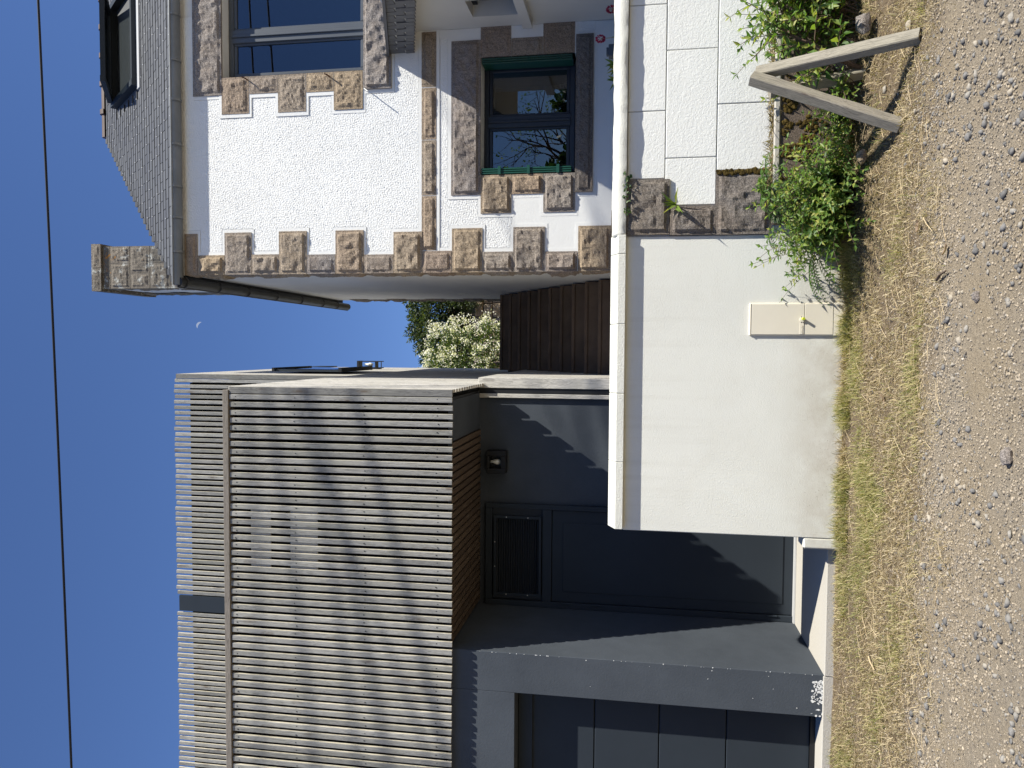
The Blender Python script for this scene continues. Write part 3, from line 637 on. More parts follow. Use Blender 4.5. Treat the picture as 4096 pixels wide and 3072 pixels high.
# skylight footprint on the slope (along-slope distances)
def roofp(u, x, off=0): return Vector((x, EY, EZ))+up*u+nr*off
SKX0, SKX1, SKU0, SKU1 = 3.26, 4.55, 1.41, 2.64
cw, ch = .22, .115
def slate_piece(mb, x0, x1, u, chh, lift, clip_l):
    e = .0035; z0 = .006+lift; a = roofp(u, x0+e, z0+.008); b = roofp(u, x1-e, z0+.008); c_ = roofp(u+chh, x1-e, z0); d_ = roofp(u+chh, x0+e, z0)
    if clip_l is not None:
        a.x = max(a.x, clip_l(u)); d_.x = max(d_.x, clip_l(u+chh)); b.x = max(b.x, a.x+.004); c_.x = max(c_.x, d_.x+.004)
    i = len(mb.v); lo = -nr*.008
    mb.v += [tuple(q) for q in (a, b, c_, d_, a+lo, b+lo)]; mb.f += [(i, i+1, i+2, i+3), (i+4, i+5, i+1, i), (i+4, i, i+3), (i+5, i+2, i+1)]
hipx = lambda u: EX+(u/sl)*RTT
cells = []
nrow = int(sl/ch)
for r_ in range(nrow):
    u = r_*ch; x = EX-.3+(cw/2 if r_ % 2 else 0)+random.uniform(-.01, .01)
    while x < 5.6:
        if x+cw > hipx(u)+.02 and not (x+cw > SKX0 and x < SKX1 and u+ch > SKU0-.02 and u < SKU1): cells.append((x, u))
        x += cw
rest = MB(); cells.sort(key=lambda q: (roofp(q[1], q[0])-EYE).length+(0 if q[0] < 3.9-q[1]*.05 else 50))
for i, (x, u) in enumerate(cells):
    m_ = MB() if i < 300 else rest
    slate_piece(m_, x, x+cw, u, ch*1.15, random.uniform(0, .003), hipx)
    if i < 300: m_.build('slate', 'slate', ROOF, fix=False)
tag(rest.build('slates', 'slate', ROOF, fix=False), kind='stuff')
# side slope slates as one part (seen edge on only)
hip = MB()
for k in range(26):
    u = k*.13; p = Vector((EX, EY, EZ))+Vector((RTT, RTT, RH))*(u/ sl*1.0)
    if u/sl > .99: break
    hip.box(p.x-.035, p.x+.03, p.y-.03, p.y+.03, p.z-.01, p.z+.022)
tag(hip.build('hip_slates', 'slate', ROOF), kind='stuff')
# silver slate hooks
hk = MB()
for i, (x, u) in enumerate(cells):
    if random.random() < .35: p = roofp(u, x+cw/2, .018); hk.box(p.x-.004, p.x+.004, p.y-.004, p.y+.004, p.z-.006, p.z+.006)
tag(hk.build('slate_hooks', 'alu', ROOF), kind='stuff')
# ridge tiles
rg = []
x = RX-.03; k = 0
while x < 5.8:
    L_ = .40; mb = MB()
    def half(xa, xb, r):
        i = len(mb.v)
        for xx in (xa, xb):
            for j in range(9): th = math.pi*j/8; mb.v.append((xx, RY-r*math.cos(th), RZ-.05+r*math.sin(th)))
        for j in range(8): mb.f.append((i+j, i+j+1, i+9+j+1, i+9+j))
        mb.f.append(tuple(range(i, i+9))); mb.f.append(tuple(range(i+17, i+8, -1)))
    half(x, x+L_-.002, .085); half(x+L_-.075, x+L_-.008, .108); mb.build('ridge_tile', 'brown_tile', ROOF, smooth=False); x += L_
# gutters: half round, with straps
def gutter(p0, p1, r, mat, outer, name='gutter'):
    p0, p1 = Vector(p0), Vector(p1); d = (p1-p0).normalized(); o = Vector(outer); mb = MB(); n_ = 10
    prof = [(math.cos(math.pi+math.pi*j/n_), math.sin(math.pi+math.pi*j/n_)) for j in range(n_+1)]
    for rr in (r, r-.006):
        i = len(mb.v)
        for p in (p0, p1):
            for (a, b) in prof: mb.v.append(tuple(p+o*(a*rr)+Vector((0, 0, b*rr))))
        for j in range(n_): mb.f.append((i+j, i+j+1, i+n_+1+j+1, i+n_+1+j))
    mb.f.append(tuple(range(0, n_+1)))
    g = mb.build(name, mat, SH, smooth=True, fix=False)
    MB().tube([p0-o*r+Vector((0, 0, .0)), p1-o*r+Vector((0, 0, 0))], .011, 8).build('bead', mat, g)
    return g
g1 = gutter((.70, 7.92, 6.712), (9, 7.92, 6.712), .07, 'zinc', (0, 1, 0))
for y in (22, 122, 209, 306, 398, 466, 541):
    X_ = atY(378, y, 7.8).x; mb = MB(); n_ = 10; i = 0
    for xx in (X_-.012, X_+.012):
        for j in range(n_+1): th = math.pi+math.pi*j/n_; mb.v.append((xx, 7.92+.075*math.cos(th), 6.712+.075*math.sin(th)))
    for j in range(n_): mb.f.append((j, j+1, n_+1+j+1, n_+1+j))
    mb.build('strap', 'zinc', g1, fix=False)
g2 = gutter((.735, 7.885, 6.68), (.735, 12.95, 6.68), .058, 'zinc_dark', (1, 0, 0))
for Yk in (8.0, 8.7, 9.4, 10.2, 11, 11.8, 12.4):
    MB().tube([(.735+.062*math.cos(math.pi+math.pi*j/8), Yk, 6.68+.062*math.sin(math.pi+math.pi*j/8)) for j in range(9)], .009, 6).build('strap', 'zinc_dark', g2)
# roof window, tilted open
SK = empty('skylight_group', None, None); bpy.data.objects.remove(SK)
SKY = MB()
def rbox(mb, xa, xb, ua, ub, oa, ob):
    P = [roofp(u_, x_, o_) for o_ in (oa, ob) for (x_, u_) in ((xa, ua), (xb, ua), (xb, ub), (xa, ub))]; i = len(mb.v); mb.v += [tuple(q) for q in P]
    mb.f += [tuple(i+k for k in q) for q in ((0, 3, 2, 1), (4, 5, 6, 7), (0, 1, 5, 4), (1, 2, 6, 5), (2, 3, 7, 6), (3, 0, 4, 7))]
rbox(SKY, SKX0, SKX0+.07, SKU0, SKU1, -.1, .09); rbox(SKY, SKX1, SKX1+.07, SKU0, SKU1, -.1, .09); rbox(SKY, SKX0+.071, SKX1-.001, SKU0, SKU0+.07, -.1, .085); rbox(SKY, SKX0+.071, SKX1-.001, SKU1-.07, SKU1, -.1, .085)
SKY = SKY.build('skylight', 'anthracite_metal', SH)
mb = MB(); rbox(mb, SKX0-.05, SKX1+.1, SKU0-.12, SKU0-.004, .012, .03); mb.build('flashing', 'alu', SKY)
mb = MB(); rbox(mb, SKX0+.08, SKX1-.01, SKU0+.08, SKU1-.08, -.25, -.2); mb.build('shaft', 'membrane', SKY)
ps = roofp(SKU1-.35, 0, .1)
sash = MB()
hx0, hx1 = SKX0+.05, SKX1-.02; d1 = Vector((0, -.85, -.53)).normalized(); n1 = Vector((0, -.53, .85)).normalized(); base = roofp(SKU1-.06, 0, .07)
def sbox(mb, xa, xb, a, b, o0, o1):
    P = [Vector((x_, 0, 0))+base+d1*t_+n1*o_ for o_ in (o0, o1) for (x_, t_) in ((xa, a), (xb, a), (xb, b), (xa, b))]; i = len(mb.v); mb.v += [tuple(q) for q in P]
    mb.f += [tuple(i+k for k in q) for q in ((0, 3, 2, 1), (4, 5, 6, 7), (0, 1, 5, 4), (1, 2, 6, 5), (2, 3, 7, 6), (3, 0, 4, 7))]
sbox(sash, hx0, hx0+.07, 0, .95, 0, .06); sbox(sash, hx1-.07, hx1, 0, .95, 0, .06); sbox(sash, hx0+.071, hx1-.071, 0, .08, 0, .055); sbox(sash, hx0+.071, hx1-.071, .87, .95, 0, .055)
sash = sash.build('sash', 'anthracite_metal', SKY)
mb = MB(); sbox(mb, hx0+.07, hx1-.07, .08, .87, .02, .03); mb.build('pane', 'window_glass', sash)
# chimney
CX0, CX1, CY0, CY1, CZ = .765, 1.31, 9.1, 10.2, 8.66
bx('chimney', 'side_render', SH, CX0+.012, CX1-.012, CY0+.012, CY1-.012, 6.9, CZ-.16)
CH = SH.children[-1] if False else [o for o in SH.children if o.name.startswith('chimney')][0]
z = 7.0; k = 0
while z < CZ-.2:
    h = .285; cut = CX0+(.2 if k % 2 else .33)
    stone(CH, CX0, cut-.004, z, min(z+h-.006, CZ-.14), CY0, prot=.02, mat='granite_lichen', side=.3 if k % 2 else .18, jag=1.4); stone(CH, cut, CX1, z, min(z+h-.006, CZ-.14), CY0, prot=.02, mat='granite_lichen', jag=1.4)
    mb = MB(); _seed[0] += 1; rock_grid(mb, (CX0, CY1, z), (0, -1, 0), (0, 0, 1), (-1, 0, 0), .3 if k % 2 else .2, h-.01, .03, .02, _seed[0], .04); mb.build('stone', 'granite_lichen', CH, fix=False)
    z += h; k += 1
for (a, b) in ((CX0-.035, 1.03), (1.034, CX1+.03)): stone(CH, a, b, CZ-.135, CZ, CY0-.04, prot=.012, mat='granite_lichen', depth=1.16, name='cap_stone', jag=1.5)

# ---- porch wing at the right edge, with slate clad canopy
PW = empty('porch_wing', 'shaded white porch wing with slate hung canopy edge beside the lower window', 'porch')
PX, FX = 3.345, 3.115
a = (7.37, 7.735, 2.825, 3.296)
mb = MB()
def wallX(mb, y0, y1, z0, z1): mb.box(PX, PX+.3, y0, y1, z0, z1)
for q in ((6.4, a[0], 1.0, 4.1), (a[1], 7.996, 1.0, 4.1), (a[0], a[1], 1.0, a[2]), (a[0], a[1], a[3], 4.1)): wallX(mb, *q)
mb.build('wall', 'porch_render', PW); bx('recess', 'inner', PW, PX+.16, PX+.2, a[0], a[1], a[2], a[3]); bx('window_frame', 'frame_navy', PW, PX+.12, PX+.159, a[0]+.001, a[0]+.11, a[2]+.001, a[3]-.001); bx('window_frame', 'frame_navy', PW, PX+.12, PX+.159, a[0]+.111, a[1]-.001, a[3]-.05, a[3]-.001)
bx('ledge', 'porch_render', PW, PX-.07, PX-.0005, 6.4, 7.92, 2.715, 2.812)
# canopy body: sloping slab
Yf = 5.7; zt0, zb0 = 4.255, 4.0; st, sb = .30, .31
zt = lambda y: zt0-(8-y)*st; zb = lambda y: zb0-(8-y)*sb
MB().prism([Vector((FX+.02, 7.985, zb0+.02)), Vector((FX+.02, 7.985, zt0-.01)), Vector((FX+.02, Yf, zt(Yf)-.01)), Vector((FX+.02, Yf, zb(Yf)+.02))], (4, 0, 0)).build('canopy', 'porch_render', PW)
can = [o for o in PW.children if o.name.startswith('canopy')][0]
y = 7.98; k = 0
while y > Yf+.02:
    y2 = y-.075; cut = (.36, .70)[k % 2]
    za, zc = zb(y)-.02, zt(y); zm = za+(zc-za)*cut
    for (p, q, lift) in ((za-.0, zm-.004, .012), (zm, zc, .006)):
        MB().prism([Vector((FX+.018, y2+.003, p)), Vector((FX+.018, y-.003, p)), Vector((FX+.018, y-.003, q)), Vector((FX+.018, y2+.003, q-st*.07))], (-lift-.004*random.random(), 0, 0)).build('slate', 'slate', can)
    y = y2; k += 1
MB().prism([Vector((FX-.03, 7.985, zt0)), Vector((FX-.03, 7.985, zt0+.03)), Vector((FX-.03, Yf, zt(Yf)+.03)), Vector((FX-.03, Yf, zt(Yf)))], (4, 0, 0)).build('canopy_roof', 'slate', can)

# =================================================================== STEPS BETWEEN THE HOUSES
ST = empty('garden_steps', 'dark brown stone steps climbing between the slatted house and the stone house', 'steps')
for n in range(-3, 10):
    y0 = 8.95+n*.26; z1 = 2.07+n*.175
    bx('step', 'step_stone', ST, -.305, .812, y0-.012, y0+.30, z1-.04, z1, .006); bx('riser', 'step_stone', ST, -.304, .811, y0+.006, y0+.3, z1-.215, z1-.0405)

# =================================================================== FRONT WALLS
YW = 6.30
BW = empty('boundary_wall', 'smooth off white rendered boundary wall with angled stone coping and meter box', 'wall')
xj = atY(1600, 507, YW).x
bx('wall', 'wall_render', BW, -1.467, xj, YW, YW+.2, -.1, 1.715, .006); bx('footing', 'wall_render', BW, -1.555, -1.4665, YW+.002, YW+.21, -.15, .30, .012)
cps = [507, 548.5, 700, 849.8, 998, 1143.5]
for i in range(5):
    xb = atY(1335, cps[i], YW-.06).x; xa = atY(1335, cps[i+1], YW-.06).x
    p = [Vector((xa+.0015, YW-.066, 1.712)), Vector((xa+.0015, YW-.066, 1.775)), Vector((xa+.0015, YW+.06, 1.835)), Vector((xa+.0015, YW+.14, 1.835)), Vector((xa+.0015, YW+.26, 1.78)), Vector((xa+.0015, YW+.26, 1.712))]
    MB().prism(p, (xb-xa-.003, 0, 0)).build('coping_block', 'coping_stone', BW, bevel=.004)
GWL = empty('garden_wall', 'white block wall with scored joints, rounded coping and granite quoins', 'wall')
bx('core', 'smooth_render', GWL, xj+.002, 4.6, YW+.016, YW+.22, .3, 1.715)
XR = 4.4
def xw(y, x=1500): return atY(x, y, YW).x
zc = [atY(q, 250, YW).z for q in (1352, 1438.5, 1549.6, 1660)]
zc[0] = 1.715; j = .0035
rows = [(zc[1], zc[0], [384, 236, 4, -230, -460]), (zc[2], zc[1], [443, 340, 105.5, -125, -360]), (zc[3]-.3, zc[2], [370, 227, -5, -240, -470])]
for (z0, z1, ys_) in rows:
    for q in range(len(ys_)-1):
        bx('block', 'block_render', GWL, xw(ys_[q])+j, xw(ys_[q+1])-j, YW+random.uniform(-.001, .002), YW+.0155, z0+j, z1-j, .004)
for (a, b, y0, y1) in ((1353, 1446, 387, 507), (1447, 1545.5, 444, 507), (1546.5, 1663, 371, 506)):
    r = rect(a, b, y0, y1, YW-.02); stone(GWL, r[0], r[1]-.003, r[2], min(r[3], 1.713), YW-.022, prot=.035, mat='granite_grey', depth=.2)
cp = MB(); n_ = 150; x0c, x1c = xj+.002, XR; prof = [(-.055, 1.716), (-.065, 1.74), (-.06, 1.785), (-.03, 1.815), (.05, 1.83), (.16, 1.825), (.26, 1.8), (.27, 1.716)]
for i in range(n_+1):
    x = x0c+(x1c-x0c)*i/n_
    for (dy, z) in prof: w_ = .008*mnoise.noise(Vector((x*5, dy*20, z*9)))+.005*mnoise.noise(Vector((x*17, dy*40, z*30))); cp.v.append((x, YW+dy+w_, z+(w_*.8 if z > 1.72 else 0)))
m_ = len(prof)
for i in range(n_):
    for q in range(m_-1): a = i*m_+q; cp.f.append((a, a+m_, a+m_+1, a+1))
cp.f.append(tuple(range(m_)));
cp.build('coping', 'coping_stone', GWL, smooth=True)
# low concrete planter ledge before the garden wall
PL = empty('concrete_ledge', 'low dark roughcast concrete ledge below the scored white wall', 'ledge')
bx('ledge', 'old_concrete', PL, .98, 4.5, 6.10, 6.297, -.1, .600, .012); bx('rim', 'concrete', PL, .97, 4.5, 6.085, 6.115, .575, .622, .01)
# moss cushions on its face
def blob_moss(name, pts, parent, sc=.035):
    n = len(pts); base = np.array([(math.cos(t)*math.cos(p), math.sin(t)*math.cos(p), math.sin(p)) for p in (-.9, 0, .9) for t in np.arange(0, 6.28, 1.05)]+[(0, 0, 1), (0, 0, -1)])
    V_ = []; F_ = []
    for (x, y, z) in pts:
        i = len(V_); s_ = random.uniform(.4, 1)*sc
        for b in base: V_.append((x+b[0]*s_*random.uniform(.7, 1.3), y+b[1]*s_*.6, z+b[2]*s_*random.uniform(.7, 1.3)))
        for r_ in range(2):
            for k_ in range(6): F_.append((i+r_*6+k_, i+r_*6+(k_+1) % 6, i+(r_+1)*6+(k_+1) % 6, i+(r_+1)*6+k_))
        for k_ in range(6): F_.append((i+12+k_, i+12+(k_+1) % 6, i+18, i+18)); F_.append((i+(k_+1) % 6, i+k_, i+19, i+19))
    me = bpy.data.meshes.new(name); me.from_pydata(V_, [], [f if f[2] != f[3] else f[:3] for f in F_]); return tag(link(name, me, 'moss', parent), kind='stuff')
pts = []
for q in range(420):
    x = random.gauss(1.66, .16); z = .56-abs(random.gauss(0, .14)); 
    if mnoise.noise(Vector((x*7, z*7, 1))) > -.12 and z > .15: pts.append((x, 6.098, z))
blob_moss('moss', pts, PL, .02)
r = rect(1548, 1600, 367, 376, YW-.03); blob_moss('moss', [(random.uniform(r[0], r[1]), YW-.03, random.uniform(r[2]-.2, r[3])) for _ in range(90)], GWL, .018)

# utility meter box
UB = empty('meter_box', 'beige plastic meter box with yellow lock set in the white boundary wall', 'meter box')
x0, x1 = .122, .378; y0 = YW-.016
bx('casing', 'plastic_beige', UB, x0, x1, y0, YW+.02, -.05, .748, .006); bx('door', 'plastic_beige', UB, x0+.008, x1-.008, y0-.007, y0-.0005, .335, .732, .003)
bx('door', 'plastic_beige', UB, x0+.008, x1-.008, y0-.006, y0-.0005, .122, .333, .003); bx('top_rail', 'plastic_beige', UB, x0+.004, x1-.004, y0-.009, y0-.0005, .736, .744, .002)
bx('base_panel', 'plastic_beige', UB, x0+.003, x1-.003, y0-.004, y0-.0005, -.04, .119, .002)
bx('name_plate', 'plastic_beige', UB, x0+.012, x0+.098, y0-.0095, y0-.0075, .338, .37, .001)
MB().tube([(x0+.125, y0-.004, .352), (x0+.125, y0-.02, .352)], .018, 14).build('lock_bezel', 'plastic_beige', UB); MB().tube([(x0+.131, y0-.018, .350), (x0+.131, y0-.045, .346)], .011, 10).build('lock', 'yellow', UB)
bx('lock_slot', 'black_metal', UB, x0+.100, x0+.150, y0-.0085, y0-.0075, .356, .360)
fc = bpy.data.curves.new('lettering', 'FONT'); fc.body = 'sla\u0432\u0438\u044d'; fc.body = 'enedis'; fc.size = .026; fc.extrude = .0012; fc.align_x = 'LEFT'
fo = bpy.data.objects.new('lettering_curve', fc); C.objects.link(fo); dg = bpy.context.evaluated_depsgraph_get(); me = bpy.data.meshes.new_from_object(fo.evaluated_get(dg)); bpy.data.objects.remove(fo); me.materials.clear()
me.transform(Matrix.Translation((x0+.015, y0-.0102, .345)) @ Matrix.Rotation(math.pi/2, 4, 'X')); link('lettering', me, 'plastic_beige', UB)

# timber trestle
TR = empty('timber_trestle', 'weathered timber trestle of three square beams standing in the dry grass', 'trestle')
def beam(p0, p1, w, twist, mat='post_wood'):
    p0, p1 = Vector(p0), Vector(p1); d = p1-p0; L_ = d.length; q = d.to_track_quat('Z', 'Y') @ Matrix.Rotation(twist, 3, 'Z').to_quaternion()
    mb = MB(); h_ = w/2; c_ = .006
    for k in range(9):
        z = L_*k/8
        for (a, b) in ((-h_+c_, -h_), (h_-c_, -h_), (h_, -h_+c_), (h_, h_-c_), (h_-c_, h_), (-h_+c_, h_), (-h_, h_-c_), (-h_, -h_+c_)):
            e = .003*mnoise.noise(Vector((a*30, b*30, z*5+twist))); mb.v.append((a+e, b+e, z))
    for k in range(8):
        for j_ in range(8): a = k*8+j_; b = k*8+(j_+1) % 8; mb.f.append((a, b, b+8, a+8))
    mb.f.append(tuple(range(7, -1, -1))); mb.f.append(tuple(range(64, 72)))
    o = mb.build('beam', mat, TR); o.location = p0; o.rotation_mode = 'QUATERNION'; o.rotation_quaternion = q; return o
ap = Vector(atY(1632, 168, 5.45))
beam(Vector((1.845, 4.90, .0)), ap+Vector((.045, .045, -.02)), .072, .35); beam(Vector((1.42, 5.22, .0)), ap+Vector((-.01, -.025, .03)), .075, .15)
beam(Vector((1.95, 5.80, .06)), Vector(atY(1662, 200, 5.72)), .068, .3)

# overhead cable, moon
tag(MB().tube([(8.2-17.7*t, 10, 10.268-.456*t-.10*4*t*(1-t)*.3) for t in np.linspace(0, 1, 24)], .017, 6).build('overhead_cable', 'cable_black'), 'black overhead cable strung across the sky above both houses', 'cable')
mp = atY(432, 703, 300); mv = (mp-EYE).normalized()
mb = MB(); n_ = 16; u_ = UP; v_ = RT; R_ = 1.55
# lit limb towards upper left of the upright view
dirv = (u_*.85+v_*.5).normalized(); perp = mv.cross(dirv).normalized(); out_ = []; inn = []
for k in range(n_+1):
    th = -1.35+2.7*k/n_; out_.append(mp+dirv*(R_*math.cos(th))+perp*(R_*math.sin(th))); inn.append(mp+dirv*(R_*.42*math.cos(th))+perp*(R_*.985*math.sin(th)))
mb.prism(out_+inn[::-1], mv*.8)
tag(mb.build('moon', 'moonlight'), 'faint pale crescent moon in the blue sky between the roofs', 'moon')

# =================================================================== VEGETATION
def leaf_np(P, D, N, L, W, fold=.25):
    """arrays: base points, directions, normals, lengths, widths -> folded leaves of two quads (6 verts)"""
    D = D/np.linalg.norm(D, axis=1, keepdims=True); Sd = np.cross(D, N); Sd /= np.linalg.norm(Sd, axis=1, keepdims=True)+1e-9; Nn = np.cross(Sd, D)
    L = L[:, None]; W = W[:, None]
    b = P; m1 = P+D*L*.4-Nn*W*fold*.0; tip = P+D*L-Nn*L*.12; l1 = P+D*L*.42+Sd*W*.5+Nn*W*fold; r1 = P+D*L*.42-Sd*W*.5+Nn*W*fold
    V_ = np.stack([b, l1, tip, r1], 1).reshape(-1, 3); n = len(P); i = np.arange(n)*4
    F_ = np.concatenate([np.stack([i, i+2, i+1], 1), np.stack([i, i+3, i+2], 1)]); return V_, F_
class LV_:
    def __init__(s): s.P = []; s.D = []; s.N = []; s.L = []; s.W = []
    def add(s, p, d, n, l, w): s.P.append(tuple(p)); s.D.append(tuple(d)); s.N.append(tuple(n)); s.L.append(l); s.W.append(w)
    def build(s, name, mat, parent, fold=.25):
        V_, F_ = leaf_np(*(np.array(q, float) for q in (s.P, s.D, s.N, s.L, s.W)), fold); return np_mesh(name, V_, F_, mat, parent)
def rv(s=1): return Vector((random.gauss(0, s), random.gauss(0, s), random.gauss(0, s)))
def leafy_stem(lv, st, p, d, length, nodes, ll, lw, r=.0025, droop=.5, fan=2):
    p = Vector(p); d = Vector(d).normalized(); pts = [p.copy()]; seg = length/nodes; ph = random.random()*6
    for k in range(nodes):
        d = (d+rv(.10)+Vector((0, 0, -droop*.06))).normalized(); p = p+d*seg; pts.append(p.copy())
        if k < 1: continue
        side = d.cross(Vector((0, 0, 1))); side = side.normalized() if side.length > .05 else Vector((1, 0, 0)); oth = side.cross(d)
        for q in range(fan):
            th = ph+k*1.57+q*2*math.pi/fan; o = side*math.cos(th)+oth*math.sin(th); f = (1-.35*k/nodes)*random.uniform(.75, 1.2)
            lv.add(p, o+d*.55+Vector((0, 0, .05)), (d*.8+Vector((.25, -.25, .8))+rv(.25)), ll*f, lw*f)
    lv.add(p, d, Vector((0, -.3, 1)), ll*.7, lw*.6)
    st.tube(pts, [r*(1-.6*i/len(pts)) for i in range(len(pts))], 4, False)
def frond(lv, st, p, d, length, plen, droop=1.1, pairs=18, mini=True):
    p = Vector(p); d = Vector(d).normalized(); pts = [p.copy()]; seg = length/pairs
    for k in range(pairs):
        t = k/pairs; d = (d+Vector((0, 0, -droop*.045))+rv(.015)).normalized(); p = p+d*seg; pts.append(p.copy())
        side = d.cross(Vector((0, 0, 1))); side = side.normalized() if side.length > .05 else Vector((1, 0, 0)); nrm = side.cross(d)
        if t < .12: continue
        pl = plen*math.sin(math.pi*min(1, (t*.9+.12)))**.8*(1 if t < .5 else 1.25*(1-t)+.35)
        for s_ in (-1, 1):
            pd = (side*s_+d*.35+nrm*.1)
            if False:
                pd = pd.normalized(); m_ = max(3, int(pl/.009))
                for q in range(m_):
                    w = (1-q/m_); pp = p+pd*(pl*q/m_); o = pd.cross(nrm)
                    for s2 in (-1, 1): lv.add(pp, o*s2+pd*.5, nrm+rv(.2), .013*w+.004, .008)
                lv.add(p, pd, nrm, pl, .004)
            else: lv.add(p, pd, nrm+rv(.25), pl, seg*.55)
    st.tube(pts, [.0022*(1-.7*i/len(pts)) for i in range(len(pts))], 4, False)

def plant(name, label, cat, fn, leafmat, stemmat='bark', group=None, fold=.25):
    E_ = empty(name, label, cat, group); lv = LV_(); st = MB(); fn(lv, st); o = lv.build('foliage', leafmat, E_, fold)
    if st.v: st.build('stem', stemmat, E_, fix=False)
    return E_
# hypericum-like shrub left of the ledge
def f_hyper(lv, st):
    for k in range(180):
        bx_ = random.uniform(.80, 1.32); p = (bx_, random.uniform(5.85, 6.05), .08); lean = (.93-bx_)*-.9
        d = Vector((random.gauss(lean*-.35, .27), random.gauss(-.28, .25), 1)); leafy_stem(lv, st, p, d, random.uniform(.30, .78), random.randint(9, 14), .062, .028, droop=1.3)
    for k in range(22):
        p = (random.uniform(.85, 1.05), random.uniform(5.9, 6.05), .35); d = Vector((random.uniform(-.7, -.1), -.3, random.uniform(.5, 1))); leafy_stem(lv, st, p, d, random.uniform(.22, .34), 10, .05, .018, droop=.8)
plant('hypericum_shrub', 'dense leafy green shrub against the joint between smooth and scored white walls', 'shrub', f_hyper, 'leaf_hyper')
def f_low(lv, st):
    for k in range(95):
        p = (random.uniform(1.2, 1.95), random.uniform(5.75, 6.03), .13); leafy_stem(lv, st, p, Vector((random.gauss(0, .5), random.gauss(-.35, .3), 1)), random.uniform(.12, .34), 8, .04, .019, droop=1.2)
    for k in range(16):
        p = Vector((random.uniform(1.25, 1.7), 5.95, .14))
        lv.add(p, (random.gauss(0, .6), -.6, .8), (0, -.6, .7), random.uniform(.1, .18), .03)
plant('ground_weeds', 'low mixed weeds growing at the foot of the mossy concrete ledge', 'weeds', f_low, 'leaf_hyper')
def f_fern1(lv, st):
    for k in range(11):
        th = random.uniform(-1.3, 1.3); frond(lv, st, (1.28+random.uniform(-.06, .06), 6.16, .63), Vector((math.sin(th)*.9, -.55, random.uniform(.25, .9))), random.uniform(.22, .34), .07, 1.6)
plant('pale_fern', 'pale green fern sprouting on the concrete ledge', 'fern', f_fern1, 'leaf_fern')
def f_fern2(lv, st):
    for k in range(14):
        th = random.uniform(-1.4, 1.2); frond(lv, st, (1.02+random.uniform(-.1, .12), 6.12, .62), Vector((math.sin(th)*.9, -.7, random.uniform(-.1, .7))), random.uniform(.22, .36), .065, 1.8)
plant('dark_fern', 'deep green fern hanging before the granite quoins of the wall', 'fern', f_fern2, 'leaf_dark')
def f_fern3(lv, st):
    for k in range(12):
        th = random.uniform(-1.5, 1.5); frond(lv, st, (1.05+random.uniform(-.18, .2), 5.92, .12), Vector((math.sin(th), -.5, random.uniform(.5, 1.2))), random.uniform(.4, .6), .10, 1.3)
    for k in range(5): frond(lv, st, (.80, 6.12, .3), Vector((-1, -.25, random.uniform(-.25, .55))), random.uniform(.38, .52), .09, 1.0)
plant('tall_fern', 'tall arching fern among the leafy shrub low by the wall', 'fern', f_fern3, 'leaf_fern')
# broad-leaved woody shrub at the right edge
def f_right(lv, st):
    main = [Vector((1.98, 5.78, .1)), Vector((2.03, 5.72, .28)), Vector((2.13, 5.72, .42)), Vector((2.22, 5.75, .58)), Vector((2.36, 5.8, .62))]
    st.tube(main, [.016, .015, .013, .01, .006], 7)
    br = [(main[1], Vector((-.25, -.05, .75)), .42), (main[1], Vector((-.45, -.1, .5)), .34), (main[2], Vector((.1, -.2, 1)), .3), (main[3], Vector((-.1, -.1, 1)), .26), (main[3], Vector((.4, -.3, .6)), .34), (main[4], Vector((.2, -.2, .8)), .3), (main[4], Vector((.5, -.1, .2)), .35), (main[2], Vector((.5, -.3, .1)), .3), (main[1], Vector((.3, -.3, -.02)), .22)]
    for (p, d, L_) in br: leafy_stem(lv, st, p, d, L_, 6, .115, .045, .005, .5)
    for k in range(75): leafy_stem(lv, st, (random.uniform(2.05, 2.9), random.uniform(5.8, 6.05), .12), Vector((random.gauss(0, .35), random.gauss(-.2, .2), 1)), random.uniform(.35, .72), 8, .085, .034, .004, .9)
_fr = f_right
def f_right(lv, st):
    _fr(lv, st)
    for k in range(45): leafy_stem(lv, st, (random.uniform(2.3, 2.95), random.uniform(5.75, 6.05), .3), Vector((random.gauss(0, .3), random.gauss(-.15, .2), 1)), random.uniform(.45, .8), 9, .085, .036, .004, .9)
plant('broadleaf_shrub', 'broad leaved shrub with crooked brown branch at the right end of the ledge', 'shrub', f_right, 'leaf_hyper')
def f_quoin(lv, st):
    p0 = Vector(atY(1462, 442, YW-.03))
    for k in range(10): lv.add(p0+rv(.006), Vector((random.uniform(-.7, .7), -.45, random.uniform(-.1, 1.1))), Vector((0, -.6, .6)), random.uniform(.09, .17), random.uniform(.02, .03))
plant('strap_leaf_fern', 'small yellow green strap leaved fern rooted between the granite quoins', 'fern', f_quoin, 'leaf_bright')
def f_ivy(lv, st):
    for k in range(46): p = Vector(atY(random.uniform(1349, 1361), random.uniform(366, 462), YW-.07)); lv.add(p, rv(1), Vector((.3, -1, .4)), random.uniform(.018, .034), .022)
plant('ivy_sprig', 'small ivy sprig creeping along the underside of the rounded coping', 'ivy', f_ivy, 'leaf_dark')
def f_top(lv, st):
    for (x, y) in ((1322, 140), (1324, 152), (1326, 176)):
        p = Vector(atY(x+8, y, 6.58))
        for k in range(4): lv.add(p, Vector((random.uniform(-.7, .7), -.15, random.uniform(.4, 1))), Vector((.3, -.7, .4)), random.uniform(.06, .11), .026)
plant('terrace_plant', 'bright yellow green leaves showing above the rounded wall coping', 'plant', f_top, 'leaf_bright')
